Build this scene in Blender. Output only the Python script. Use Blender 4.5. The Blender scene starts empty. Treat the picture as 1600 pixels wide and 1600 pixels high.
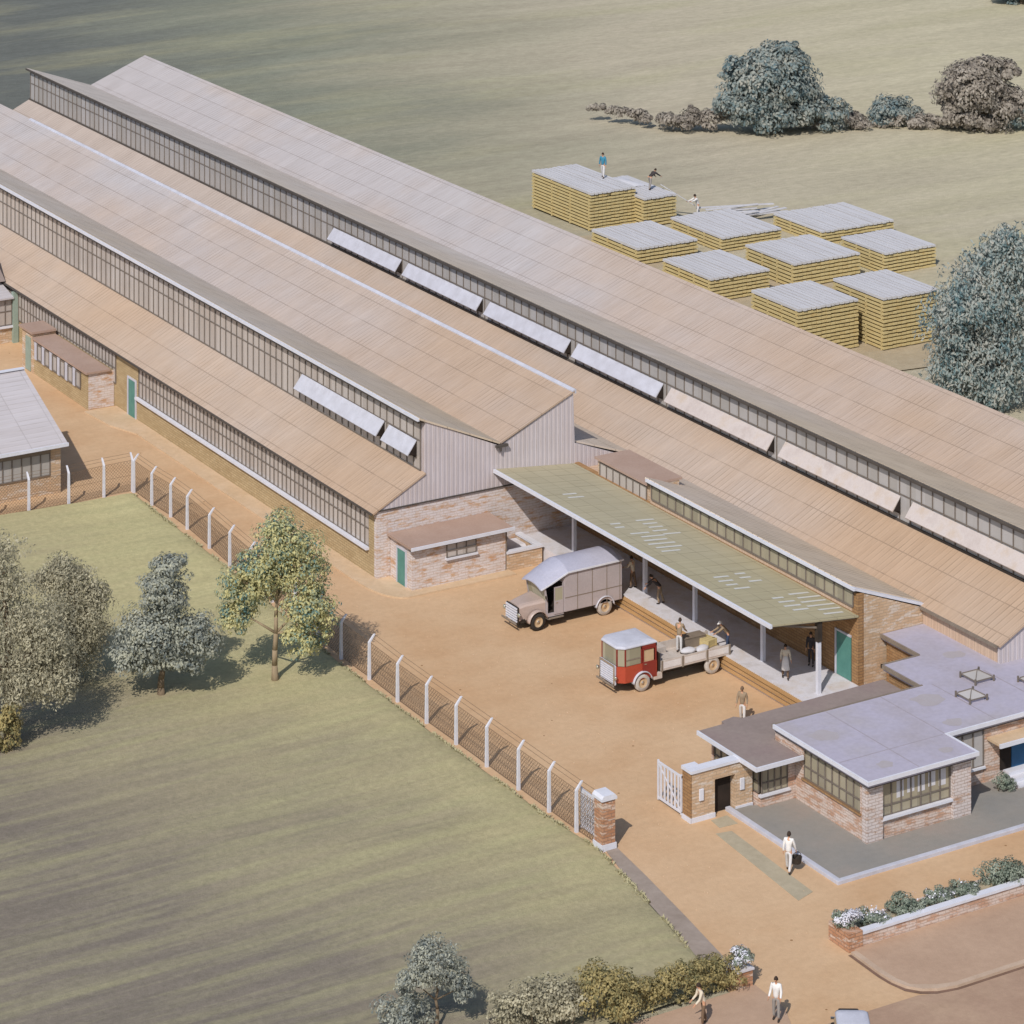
import bpy, bmesh, math, random
from mathutils import Vector, Matrix, noise
R = random.Random(7)
scene = bpy.context.scene
COL = scene.collection
rad = math.radians

# ------------------------------------------------------------------ helpers
def lin(h, k=1.0):
    h = h.lstrip('#')
    out = []
    for i in (0, 2, 4):
        c = int(h[i:i+2], 16) / 255
        c = c / 12.92 if c <= .04045 else ((c + .055) / 1.055) ** 2.4
        out.append(min(1, c * k))
    return tuple(out) + (1,)

class NT:
    """small node-tree helper"""
    def __init__(s, name):
        s.m = bpy.data.materials.new(name)
        s.m.use_nodes = True
        s.t = s.m.node_tree
        s.b = s.t.nodes['Principled BSDF']
    def n(s, typ, **kw):
        nd = s.t.nodes.new(typ)
        for k, v in kw.items():
            if k == 'inp':
                for a, b in v.items():
                    nd.inputs[a].default_value = b
            else:
                setattr(nd, k, v)
        return nd
    def l(s, a, b):
        s.t.links.new(a, b)
    def coords(s, scale=(1, 1, 1)):
        tc = s.n('ShaderNodeTexCoord'); mp = s.n('ShaderNodeMapping')
        mp.inputs['Scale'].default_value = scale
        s.l(tc.outputs['Object'], mp.inputs['Vector'])
        return mp.outputs['Vector']
    def noise(s, scale, stretch=(1, 1, 1), detail=6, rough=.6):
        v = s.coords(stretch)
        nz = s.n('ShaderNodeTexNoise', inp={'Scale': scale, 'Detail': detail, 'Roughness': rough})
        s.l(v, nz.inputs['Vector'])
        return nz.outputs['Fac']
    def ramp(s, fac, stops):
        r = s.n('ShaderNodeValToRGB')
        els = r.color_ramp.elements
        els[0].position, els[0].color = stops[0]
        els[1].position, els[1].color = stops[-1]
        for p, c in stops[1:-1]:
            e = els.new(p); e.color = c
        s.l(fac, r.inputs['Fac'])
        return r.outputs['Color']
    def mix(s, fac, a, b, mode='MIX'):
        m = s.n('ShaderNodeMix', data_type='RGBA', blend_type=mode)
        for sock, v in ((m.inputs[0], fac), (m.inputs[6], a), (m.inputs[7], b)):
            if hasattr(v, 'is_linked'): s.l(v, sock)
            else: sock.default_value = v
        return m.outputs[2]
    def math(s, op, a, b=0, c=0):
        m = s.n('ShaderNodeMath', operation=op)
        for i, v in enumerate((a, b, c)):
            if hasattr(v, 'is_linked'): s.l(v, m.inputs[i])
            elif i < len(m.inputs): m.inputs[i].default_value = v
        return m.outputs[0]
    def bump(s, h, strength=.3, dist=.05):
        b = s.n('ShaderNodeBump', inp={'Strength': strength, 'Distance': dist})
        s.l(h, b.inputs['Height']); s.l(b.outputs['Normal'], s.b.inputs['Normal'])
    def done(s, col, rough=.85, spec=.3, metal=0):
        if hasattr(col, 'is_linked'): s.l(col, s.b.inputs['Base Color'])
        else: s.b.inputs['Base Color'].default_value = col
        s.b.inputs['Roughness'].default_value = rough
        s.b.inputs['Specular IOR Level'].default_value = spec
        s.b.inputs['Metallic'].default_value = metal
        return s.m

def worn(name, c1, c2, scale=1.2, stretch=(1, 1, 1), rough=.8, spec=.3, c3=None, bump=.15):
    t = NT(name)
    f = t.noise(scale, stretch)
    st = [(.3, lin(c1)), (.7, lin(c2))] if not c3 else [(.28, lin(c1)), (.5, lin(c2)), (.72, lin(c3))]
    col = t.ramp(f, st)
    fine = t.noise(scale * 14, (1, 1, 1), 3)
    col = t.mix(.25, col, t.ramp(fine, [(.3, (.55, .55, .55, 1)), (.7, (1, 1, 1, 1))]), 'MULTIPLY')
    if bump: t.bump(fine, bump, .02)
    return t.done(col, rough, spec)

def lines(t, coord, pitch, width):
    """1 on thin lines every pitch metres along coord"""
    fr = t.math('FRACT', t.math('DIVIDE', coord, pitch))
    return t.math('LESS_THAN', fr, width / pitch)

def sheet_roof(name, c1, c2, c3, line='#6b5a4c', rib=.42, lap=1.55, amt=.5):
    t = NT(name)
    tc = t.n('ShaderNodeTexCoord'); sx = t.n('ShaderNodeSeparateXYZ')
    t.l(tc.outputs['Object'], sx.inputs[0])
    X, Y = sx.outputs[0], sx.outputs[1]
    big = t.noise(.09, (1, .55, 1), 5, .55)
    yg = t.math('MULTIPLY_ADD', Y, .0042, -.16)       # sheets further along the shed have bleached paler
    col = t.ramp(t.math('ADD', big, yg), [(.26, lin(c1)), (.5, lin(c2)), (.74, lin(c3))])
    streak = t.noise(1.1, (.18, 2.2, 1), 5, .65)
    col = t.mix(.55, col, t.ramp(streak, [(.3, (.82, .79, .76, 1)), (.66, (1, 1, 1, 1))]), 'MULTIPLY')
    patch = t.noise(.55, (1, 1, 1), 2, .5)
    on = t.math('MULTIPLY', t.math('MULTIPLY_ADD', patch, 2.2, -.62), amt)
    ribs = t.math('MULTIPLY', lines(t, Y, rib, .07), on)
    laps = t.math('MULTIPLY', lines(t, X, lap, .055), t.math('MINIMUM', t.math('MULTIPLY_ADD', patch, 1.2, -.2), .42))
    col = t.mix(t.math('MAXIMUM', ribs, laps), col, lin(line))
    # each sheet a little different
    wn = t.n('ShaderNodeTexWhiteNoise', noise_dimensions='2D')
    cb = t.n('ShaderNodeCombineXYZ')
    t.l(t.math('FLOOR', t.math('DIVIDE', X, lap)), cb.inputs[0]); t.l(t.math('FLOOR', t.math('DIVIDE', Y, rib * 3)), cb.inputs[1])
    t.l(cb.outputs[0], wn.inputs['Vector'])
    v = t.n('ShaderNodeCombineColor')
    sh = t.math('MULTIPLY_ADD', wn.outputs['Value'], .045, .80)
    for i in range(3): t.l(sh, v.inputs[i])
    col = t.mix(1, col, v.outputs[0], 'MULTIPLY')
    wave = t.math('SINE', t.math('MULTIPLY', Y, 2 * math.pi / rib))
    t.bump(t.math('SUBTRACT', t.math('MULTIPLY', wave, .3), t.math('MULTIPLY', laps, 1.0)), .35, .05)
    return t.done(col, .9, .2)

def wall_coord(t):
    tc = t.n('ShaderNodeTexCoord'); sx = t.n('ShaderNodeSeparateXYZ')
    t.l(tc.outputs['Object'], sx.inputs[0])
    h = t.math('ADD', sx.outputs[0], sx.outputs[1])
    cb = t.n('ShaderNodeCombineXYZ')
    t.l(h, cb.inputs[0]); t.l(sx.outputs[2], cb.inputs[1])
    return cb.outputs[0], h

def brick(name, c1, c2, mortar, wash=None, washamt=.5, bw=.46, rh=.15, ms=.016):
    t = NT(name)
    v, h = wall_coord(t)
    bt = t.n('ShaderNodeTexBrick', inp={'Scale': 1, 'Brick Width': bw, 'Row Height': rh, 'Mortar Size': ms, 'Mortar Smooth': .2, 'Bias': 0,
             'Color1': lin(c1), 'Color2': lin(c2), 'Mortar': lin(mortar)})
    t.l(v, bt.inputs['Vector'])
    col = bt.outputs['Color']
    if wash:
        mp = t.n('ShaderNodeMapping'); mp.inputs['Scale'].default_value = (.8, 2.6, 1)
        t.l(v, mp.inputs['Vector'])
        nz = t.n('ShaderNodeTexNoise', inp={'Scale': 1.3, 'Detail': 6, 'Roughness': .7}); t.l(mp.outputs[0], nz.inputs['Vector'])
        m = t.ramp(nz.outputs['Fac'], [(.5 - washamt * .12, (0, 0, 0, 1)), (.56 - washamt * .06, (1, 1, 1, 1))])
        keep = t.math('MULTIPLY_ADD', bt.outputs['Fac'], -.5, .85)
        col = t.mix(t.math('MULTIPLY', m, keep), col, lin(wash))
    big = t.noise(.7, (1, 1, 1.6), 4)
    col = t.mix(.5, col, t.ramp(big, [(.3, (.7, .66, .62, 1)), (.7, (1.0, 1.0, 1.0, 1))]), 'MULTIPLY')
    t.bump(t.math('SUBTRACT', 1, bt.outputs['Fac']), .5, .02)
    return t.done(col, .92, .15)

def boarded(name, c1, c2, line, pitch=.3):
    t = NT(name)
    v, h = wall_coord(t)
    col = t.ramp(t.noise(.8, (1, 1, .4), 5), [(.3, lin(c1)), (.7, lin(c2))])
    nz = t.noise(.9, (1, 1, 1), 2)
    ln = t.math('MULTIPLY', lines(t, h, pitch, .045), t.math('MULTIPLY_ADD', nz, 1.4, -.15))
    col = t.mix(ln, col, lin(line))
    t.bump(t.math('SINE', t.math('MULTIPLY', h, 2 * math.pi / pitch)), .3, .04)
    return t.done(col, .9, .2)

def glass(name, c1, c2, rough=.18):
    t = NT(name)
    v, h = wall_coord(t)
    wn = t.n('ShaderNodeTexWhiteNoise', noise_dimensions='1D')
    t.l(t.math('FLOOR', t.math('DIVIDE', h, .8)), wn.inputs['W'])
    f = t.math('ADD', t.math('MULTIPLY', wn.outputs['Value'], .5), t.math('MULTIPLY', t.noise(.35, (1, 1, 1), 4), .5))
    col = t.ramp(f, [(.25, lin(c1)), (.7, lin(c2))])
    t.bump(t.noise(2.0, (1, 1, 1), 2), .04, .02)
    return t.done(col, rough, .5)

def leafmat(name, c1, c2, c3, scale=.9):
    t = NT(name)
    nz = t.noise(scale, (1, 1, 1), 3)
    g = t.n('ShaderNodeNewGeometry')
    f = t.math('ADD', t.math('MULTIPLY', nz, .75), t.math('MULTIPLY', g.outputs['Random Per Island'], .3))
    col = t.ramp(f, [(.35, lin(c1)), (.54, lin(c2)), (.74, lin(c3))])
    m = t.done(col, .75, .1)
    tr = t.n('ShaderNodeBsdfTranslucent'); t.l(col, tr.inputs['Color'])
    mx = t.n('ShaderNodeMixShader', inp={0: .35})
    t.l(t.b.outputs[0], mx.inputs[1]); t.l(tr.outputs[0], mx.inputs[2])
    t.l(mx.outputs[0], t.t.nodes['Material Output'].inputs['Surface'])
    return m

class MB:
    def __init__(s): s.v, s.f = [], []
    def add(s, vs, fs):
        o = len(s.v); s.v += [tuple(p) for p in vs]; s.f += [tuple(i + o for i in f) for f in fs]
        return s
    def box(s, x0, x1, y0, y1, z0, z1):
        return s.add([(x, y, z) for z in (z0, z1) for y in (y0, y1) for x in (x0, x1)],
                     [(0, 2, 3, 1), (4, 5, 7, 6), (0, 1, 5, 4), (2, 6, 7, 3), (0, 4, 6, 2), (1, 3, 7, 5)])
    def prism(s, poly, axis, a, b):
        """poly of 2-d points extruded along axis ('x': (y,z), 'y': (x,z), 'z': (x,y))"""
        def P(p, t):
            return {'x': (t, p[0], p[1]), 'y': (p[0], t, p[1]), 'z': (p[0], p[1], t)}[axis]
        n = len(poly)
        return s.add([P(p, a) for p in poly] + [P(p, b) for p in poly],
                     [tuple(range(n)), tuple(range(2 * n - 1, n - 1, -1))] + [(i, i + n, (i + 1) % n + n, (i + 1) % n) for i in range(n)])
    def slab(s, p, q, y0, y1, th=.1):
        """sloping roof sheet from (x,z) p to q, lying between y0 and y1"""
        d = Vector((q[0] - p[0], q[1] - p[1])).normalized(); nn = Vector((d.y, -d.x)) * th
        if nn.y > 0: nn = -nn
        return s.prism([p, q, (q[0] + nn.x, q[1] + nn.y), (p[0] + nn.x, p[1] + nn.y)], 'y', y0, y1)
    def tube(s, a, b, r, r2=None, n=8, cap=True):
        a, b = Vector(a), Vector(b); r2 = r if r2 is None else r2
        d = (b - a).normalized(); u = d.orthogonal().normalized(); w = d.cross(u)
        vs = []
        for c, rr in ((a, r), (b, r2)):
            for i in range(n):
                t = 2 * math.pi * i / n
                vs.append(c + (u * math.cos(t) + w * math.sin(t)) * rr)
        fs = [(i, (i + 1) % n, (i + 1) % n + n, i + n) for i in range(n)]
        if cap: fs += [tuple(range(n - 1, -1, -1)), tuple(range(n, 2 * n))]
        return s.add(vs, fs)
    def bar(s, a, b, w, h):
        """square bar between two points"""
        a, b = Vector(a), Vector(b); d = (b - a).normalized()
        up = Vector((0, 0, 1)) if abs(d.z) < .95 else Vector((0, 1, 0))
        u = d.cross(up).normalized() * w / 2; q = u.cross(d).normalized() * h / 2
        vs = [c + i * u + j * q for c in (a, b) for i, j in ((-1, -1), (1, -1), (1, 1), (-1, 1))]
        return s.add(vs, [(0, 1, 2, 3), (7, 6, 5, 4), (0, 4, 5, 1), (1, 5, 6, 2), (2, 6, 7, 3), (3, 7, 4, 0)])
    def lathe(s, prof, c, axis='y', n=20, a0=0, a1=2 * math.pi):
        """profile of (radius, offset along axis) revolved about an axis through c"""
        full = abs(a1 - a0 - 2 * math.pi) < 1e-6
        m = n if full else n + 1
        vs = []
        for i in range(m):
            t = a0 + (a1 - a0) * i / n
            for r, o in prof:
                p = (r * math.cos(t), o, r * math.sin(t)) if axis == 'y' else ((r * math.cos(t), r * math.sin(t), o) if axis == 'z' else (o, r * math.cos(t), r * math.sin(t)))
                vs.append((c[0] + p[0], c[1] + p[1], c[2] + p[2]))
        k = len(prof); fs = []
        for i in range(n):
            j = (i + 1) % m
            for q in range(k - 1):
                fs.append((i * k + q, i * k + q + 1, j * k + q + 1, j * k + q))
        return s.add(vs, fs)
    def ball(s, c, r, n=10, k=7):
        rx, ry, rz = r if isinstance(r, tuple) else (r, r, r)
        vs = [(c[0], c[1], c[2] + rz)]
        for j in range(1, k):
            p = math.pi * j / k
            for i in range(n):
                t = 2 * math.pi * i / n
                vs.append((c[0] + rx * math.sin(p) * math.cos(t), c[1] + ry * math.sin(p) * math.sin(t), c[2] + rz * math.cos(p)))
        vs.append((c[0], c[1], c[2] - rz))
        fs = [(0, 1 + i, 1 + (i + 1) % n) for i in range(n)]
        for j in range(k - 2):
            a = 1 + j * n
            fs += [(a + i, a + i + n, a + (i + 1) % n + n, a + (i + 1) % n) for i in range(n)]
        a = 1 + (k - 2) * n
        fs += [(len(vs) - 1, a + (i + 1) % n, a + i) for i in range(n)]
        return s.add(vs, fs)
    def loft(s, rings, cap=True):
        n = len(rings[0]); vs = [p for r in rings for p in r]
        fs = [(j * n + i, j * n + (i + 1) % n, (j + 1) * n + (i + 1) % n, (j + 1) * n + i) for j in range(len(rings) - 1) for i in range(n)]
        if cap: fs += [tuple(range(n - 1, -1, -1)), tuple(range((len(rings) - 1) * n, len(rings) * n))]
        return s.add(vs, fs)
    def build(s, name, mat, parent=None, smooth=False, bevel=0, world=False):
        off = Vector((0, 0, 0))
        if world and parent is not None:
            p = parent
            while p: off += p.location; p = p.parent
        me = bpy.data.meshes.new(name)
        me.from_pydata([tuple(Vector(v) - off) for v in s.v], [], s.f)
        bm = bmesh.new(); bm.from_mesh(me)
        if len(bm.faces) < 20000: bmesh.ops.recalc_face_normals(bm, faces=bm.faces)
        if bevel:
            bmesh.ops.remove_doubles(bm, verts=bm.verts, dist=1e-5)
            es = [e for e in bm.edges if len(e.link_faces) == 2 and e.calc_face_angle(0) > .6]
            bmesh.ops.bevel(bm, geom=es, offset=bevel, segments=2, affect='EDGES', profile=.6)
        bm.to_mesh(me); bm.free()
        if smooth:
            for p in me.polygons: p.use_smooth = True
        me.materials.append(mat)
        o = bpy.data.objects.new(name, me); COL.objects.link(o)
        if parent is not None: o.parent = parent
        return o

def tag(o, label=None, cat=None, group=None, kind=None):
    for k, v in (('label', label), ('category', cat), ('group', group), ('kind', kind)):
        if v: o[k] = v
    return o
def thing(name, label, cat, loc=(0, 0, 0), rz=0, group=None):
    o = bpy.data.objects.new(name, None); COL.objects.link(o)
    o.location = loc; o.rotation_euler = (0, 0, rz); o.empty_display_size = .3
    return tag(o, label, cat, group)

# ------------------------------------------------------------------ materials
M = {}
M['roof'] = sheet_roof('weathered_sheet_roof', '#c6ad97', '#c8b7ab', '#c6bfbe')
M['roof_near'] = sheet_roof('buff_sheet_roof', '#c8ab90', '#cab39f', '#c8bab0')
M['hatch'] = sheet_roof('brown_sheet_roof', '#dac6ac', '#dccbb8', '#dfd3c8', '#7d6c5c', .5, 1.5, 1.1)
M['roof_light'] = worn('pale_translucent_sheet', '#c9c6bc', '#d4d3cd', 2, rough=.6)
M['green_roof'] = sheet_roof('green_canopy_sheet', '#bab08f', '#beb497', '#c2b99f', '#857d66', 1.1, 1.1, .9)
M['pale_roof'] = sheet_roof('pale_sheet_roof', '#ccc5c6', '#d0cacd', '#d2ced4', '#948c88', .4, 2.0, .5)
M['felt'] = worn('brown_felt', '#a68c7d', '#b0988a', .6, rough=.95, spec=.1)
M['felt_grey'] = worn('lilac_felt', '#a8a0a6', '#b0aab8', .25, rough=.9, spec=.15, c3='#aba4a8')
M['felt_joint'] = worn('felt_joint_strip', '#9c949a', '#a59da4', 2, rough=.9)
M['felt_stain'] = worn('felt_pond_stain', '#a9a0a1', '#aca5a8', 2, rough=.9)
M['felt_dark'] = worn('dark_felt', '#897b75', '#93857e', .3, rough=.95, spec=.1, c3='#8e7d79')
M['brick_wash'] = brick('limewashed_brick', '#c8a585', '#c09472', '#b8a18b', '#d9d4d6', .9)
M['brick_tan'] = brick('tan_brick', '#c9ae92', '#c0a283', '#b09a82', '#d3c8bc', -.2)
M['brick_olive'] = brick('olive_brick', '#bda884', '#b09a76', '#9a8768')
M['brick_red'] = brick('red_brick', '#c6a48e', '#bd957d', '#a8907f', '#d5c8c0', .45, .4, .13)
M['brick_pier'] = brick('pier_brick', '#bd9c84', '#ac866c', '#967c6b', '#d6cfce', 1.1, .4, .15)
M['brick_gate'] = brick('orange_brick', '#bf9274', '#ad7d5e', '#927765', '#cfbfb2', -.1, .4, .15)
M['brick_dark'] = brick('brown_brick', '#ad8962', '#9a7652', '#80674f')
M['clad'] = boarded('pale_cladding', '#bdb2b1', '#c6bdc0', '#988a82')
M['clad_tan'] = boarded('buff_cladding', '#c0a48c', '#c6ad98', '#93806e', .5)
M['white'] = worn('white_paint', '#cfcfd6', '#dadae2', 2.0, rough=.6, bump=.05)
M['white_dirty'] = worn('chalky_white_paint', '#b6b5bd', '#c8c8d2', 1.4, rough=.7, bump=.08)
M['conc'] = worn('pale_concrete', '#bcb5b2', '#d0cdd2', .8, rough=.9, c3='#c6bbb2')
M['flap_tan'] = worn('buff_flap_paint', '#b9aca6', '#c6bbb6', .9, rough=.75, c3='#bfae9f')
M['post'] = worn('concrete_post', '#cbcad0', '#d8d7de', 3, rough=.85)
M['glass'] = glass('grey_glazing', '#aba29b', '#bab2ac')
M['glass_green'] = glass('olive_glazing', '#8f8775', '#a19883')
M['glass_far'] = glass('pale_glazing', '#a19c97', '#aeaaa8')
M['bars'] = worn('dark_glazing_bars', '#6e645c', '#7e746b', 2, rough=.7)
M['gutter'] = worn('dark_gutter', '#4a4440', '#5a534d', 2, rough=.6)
M['teal'] = worn('teal_paint', '#4f8078', '#5d8f84', 1.5, rough=.55)
M['green_paint'] = worn('grey_green_paint', '#8b9a8e', '#9aa89c', 1.5, rough=.6)
M['blue_paint'] = worn('blue_paint', '#1f5076', '#285f88', 1.2, rough=.45)
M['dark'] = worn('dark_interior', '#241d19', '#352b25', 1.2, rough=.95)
M['steel'] = worn('brown_steel', '#7c6f62', '#8d8072', 2, rough=.6)
M['wire'] = worn('rusty_wire', '#6f5a47', '#826b54', 2, rough=.8)
M['timber'] = worn('yellow_timber', '#b5a173', '#cab886', 1.1, (1, 1, 4), rough=.9, c3='#bea56f')
M['timber_top'] = worn('bleached_boards', '#bfbcbd', '#cccacc', .8, (3, .4, 1), rough=.85)
M['timber_rub'] = worn('rubbing_timber', '#a88559', '#c19b6c', 1, (1, .3, 3), rough=.9)
M['tyre'] = worn('tyre_rubber', '#2b2724', '#3d3732', 3, rough=.85)
M['tyre_pale'] = worn('dusty_tyre', '#a39a91', '#c6c0ba', 3, rough=.85)
M['rim'] = worn('tan_wheel_disc', '#b79b78', '#c5aa88', 3, rough=.6)
M['van'] = worn('dusty_mauve_paint', '#a89e9e', '#b2a8a9', .7, rough=.45, spec=.5, bump=0)
M['van_roof'] = worn('lilac_roof_paint', '#a5a4b3', '#b3b2c1', .8, rough=.5, spec=.5, bump=0)
M['van_hood'] = worn('tan_bonnet_paint', '#ab978c', '#b5a298', .8, rough=.4, spec=.5, bump=0)
M['red'] = worn('red_lorry_paint', '#a3402c', '#b04a33', .9, rough=.4, spec=.5, bump=0)
M['red_dark'] = worn('dark_red_paint', '#7d2a24', '#8b322a', .9, rough=.4, spec=.5, bump=0)
M['bed'] = worn('pale_lorry_boards', '#b9aca2', '#cbc1b8', 1, (3, .5, 1), rough=.8)
M['bedpanel'] = worn('white_drop_panel', '#cdc6c4', '#dedad8', 1, rough=.7)
M['chassis'] = worn('chassis_black', '#2f2925', '#40372f', 2, rough=.7)
M['screen'] = glass('vehicle_glass', '#86826e', '#a09b86', .08)
M['chrome'] = NT('dull_chrome').done(lin('#c9c7c2'), .25, .5, .9)
M['skin'] = worn('skin', '#c09072', '#cc9c7e', 3, rough=.6, bump=0)
M['hair'] = worn('dark_hair', '#33271f', '#3e3026', 5, rough=.8)
M['bark'] = worn('grey_bark', '#6a5b4b', '#87755f', 4, (1, 1, .3), rough=.95, bump=.6)
M['bark_pale'] = worn('pale_bark', '#87775f', '#a08d74', 4, (1, 1, .3), rough=.95, bump=.6)
M['sack'] = worn('white_sacking', '#c6c4c8', '#d4d2d6', 3, rough=.95)
def cloth(name, c, d=None):
    if name not in M: M[name] = worn(name, c, d or c, 4, rough=.95, spec=.1, bump=.1)
    return M[name]

# ground materials
def ground_mat(name, stops, scale, stretch, fine=(26, .35), streak=None, spots=None):
    t = NT(name)
    col = t.ramp(t.noise(scale, stretch, 7, .6), stops)
    if streak:
        sc, stt, amt, lo = streak
        col = t.mix(amt, col, t.ramp(t.noise(sc, stt, 5, .65), [(.32, lo), (.62, (1, 1, 1, 1))]), 'MULTIPLY')
    f = t.noise(fine[0] / 10, (1, 1, 1), 8, .75)
    col = t.mix(fine[1], col, t.ramp(f, [(.32, (.6, .58, .55, 1)), (.62, (1.0, 1.0, 1.0, 1))]), 'MULTIPLY')
    if spots:
        vo = t.n('ShaderNodeTexVoronoi', inp={'Scale': spots[0], 'Randomness': 1})
        t.l(t.coords(), vo.inputs['Vector'])
        col = t.mix(t.math('LESS_THAN', vo.outputs['Distance'], spots[1]), col, lin(spots[2]))
    t.bump(f, .35, .06)
    return t.done(col, .97, .08)
M['yard'] = ground_mat('sandy_yard', [(.3, lin('#c29d78')), (.5, lin('#caa986')), (.7, lin('#cfb08e'))], .14, (1, 1, 1), (30, .28),
                       (.5, (.35, 1.4, 1), .35, (.84, .8, .76, 1)), (.55, .035, '#8f6d4a'))
M['road'] = ground_mat('brown_road', [(.3, lin('#a1846f')), (.5, lin('#aa8e79')), (.7, lin('#b59a82'))], .2, (1, 1, 1), (30, .3),
                       (.6, (.4, 1.2, 1), .4, (.82, .8, .78, 1)))
M['apron'] = ground_mat('buff_footpath', [(.3, lin('#c6ab8b')), (.7, lin('#ceb598'))], .5, (1, 1, 1))
M['pave'] = ground_mat('pavement', [(.3, lin('#ad917b')), (.7, lin('#b89c85'))], .4, (1, 1, 1), (30, .25))
M['kerb'] = worn('kerb_stone', '#b59c86', '#c3ab95', 1.5, rough=.95)
M['channel'] = worn('damp_channel', '#6d5646', '#84695a', 1.2, rough=.9)
M['strip'] = ground_mat('grey_buff_strip', [(.3, lin('#a99d86')), (.7, lin('#b5a991'))], .6, (1, 1, 1))
M['bank'] = ground_mat('grey_earth_strip', [(.3, lin('#94867a')), (.7, lin('#a3958a'))], .6, (1, 1, 1))
M['terrace'] = ground_mat('grey_terrace', [(.3, lin('#868480')), (.5, lin('#8f8a83')), (.7, lin('#998d84'))], .22, (1, 1, 1), (30, .2))
M['soil'] = ground_mat('trodden_soil', [(.3, lin('#a6967c')), (.7, lin('#b5a78e'))], .6, (1, 1, 1))
def lawn_mat():
    t = NT('lawn_turf')
    tc = t.n('ShaderNodeTexCoord'); sx = t.n('ShaderNodeSeparateXYZ'); t.l(tc.outputs['Object'], sx.inputs[0])
    d = t.math('MULTIPLY_ADD', sx.outputs[1], .003, t.math('MULTIPLY_ADD', sx.outputs[0], .0175, .37))      # greyer turf on the far-left side of the lawn
    f = t.math('ADD', t.math('MULTIPLY_ADD', t.noise(.085, (.6, 1.3, 1), 6, .6), .5, .15), d)
    col = t.ramp(f, [(.2, lin('#80776d')), (.36, lin('#968c77')), (.5, lin('#aba07f')), (.62, lin('#b6ac84')), (.8, lin('#bbb48c'))])
    st = t.noise(1.5, (.05, 1.1, 1), 5, .6)
    col = t.mix(.38, col, t.ramp(st, [(.34, (.8, .8, .8, 1)), (.62, (1.13, 1.12, 1.08, 1))]), 'MULTIPLY')
    gs = t.noise(.8, (.09, 1.1, 1), 5, .65)
    col = t.mix(t.ramp(gs, [(.44, (0, 0, 0, 1)), (.72, (.5, .5, .5, 1))]), col, lin('#b2ad82'))
    f2 = t.noise(3.2, (1, 1, 1), 8, .8)
    col = t.mix(.5, col, t.ramp(f2, [(.34, (.66, .68, .62, 1)), (.64, (1.25, 1.25, 1.2, 1))]), 'MULTIPLY')
    t.bump(t.math('ADD', f2, t.noise(9, (1, 1, 1), 4, .8)), .4, .1)
    return t.done(col, .97, .05)
M['lawn'] = lawn_mat()
def field_mat():
    t = NT('open_field')
    tc = t.n('ShaderNodeTexCoord'); sx = t.n('ShaderNodeSeparateXYZ'); t.l(tc.outputs['Object'], sx.inputs[0])
    # rough dark pasture on the far-left side of the field, straw coloured stubble on the other
    g = t.math('MULTIPLY_ADD', sx.outputs[0], .0085, t.math('MULTIPLY_ADD', sx.outputs[1], -.0046, .32))
    f = t.math('ADD', g, t.math('MULTIPLY_ADD', t.noise(.022, (.55, 1.6, 1), 6, .6), .7, -.35))
    col = t.ramp(f, [(.02, lin('#6c6e69')), (.2, lin('#858677')), (.38, lin('#a09a86')), (.6, lin('#b5ab96')), (.9, lin('#bab198'))])
    s = t.noise(.16, (.25, 1.5, 1), 6, .7)
    col = t.mix(.6, col, t.ramp(s, [(.34, (.84, .83, .82, 1)), (.62, (1.12, 1.12, 1.1, 1))]), 'MULTIPLY')
    gr = t.noise(.05, (.4, 1.6, 1), 5, .6)
    col = t.mix(t.ramp(gr, [(.5, (0, 0, 0, 1)), (.7, (.5, .5, .5, 1))]), col, lin('#b0aa86'))
    f2 = t.noise(1.5, (.6, 1.2, 1), 8, .8)
    col = t.mix(.5, col, t.ramp(f2, [(.34, (.68, .68, .66, 1)), (.64, (1.2, 1.2, 1.18, 1))]), 'MULTIPLY')
    t.bump(t.math('ADD', f2, t.noise(4, (1, 1, 1), 4, .8)), .4, .2)
    return t.done(col, .98, .05)
M['field'] = field_mat()

# ------------------------------------------------------------------ world, sun, camera
SD = Vector((.76, .65, 0)).normalized(); EL = rad(44)
w = bpy.data.worlds.new('World'); scene.world = w; w.use_nodes = True
nt = w.node_tree; bg = nt.nodes['Background']
sky = nt.nodes.new('ShaderNodeTexSky'); sky.sky_type = 'NISHITA'; sky.sun_disc = False
sky.sun_elevation = EL; sky.sun_rotation = math.atan2(-SD.x, -SD.y)
nt.links.new(sky.outputs[0], bg.inputs[0]); bg.inputs[1].default_value = .115
sun = bpy.data.lights.new('sun', 'SUN'); sun.energy = 3.55; sun.angle = rad(.5); sun.color = (1, .955, .9)
so = bpy.data.objects.new('sun', sun); COL.objects.link(so)
dirv = Vector((SD.x * math.cos(EL), SD.y * math.cos(EL), -math.sin(EL)))
so.rotation_euler = dirv.to_track_quat('-Z', 'Y').to_euler()
so.location = (-60, -60, 90)
cam = bpy.data.cameras.new('camera'); co = bpy.data.objects.new('camera', cam); COL.objects.link(co)
co.location = (-83.69, -154.81, 65); co.rotation_euler = (rad(90), 0, -rad(30.8924))
cam.sensor_width = 36; cam.lens = 109.06; cam.shift_y = -1685 / 1600; cam.clip_end = 6000; cam.clip_start = 1
scene.camera = co
vs = scene.view_settings; vs.view_transform = 'Standard'; vs.look = 'None'; vs.gamma = 1; vs.exposure = 0.0

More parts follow.
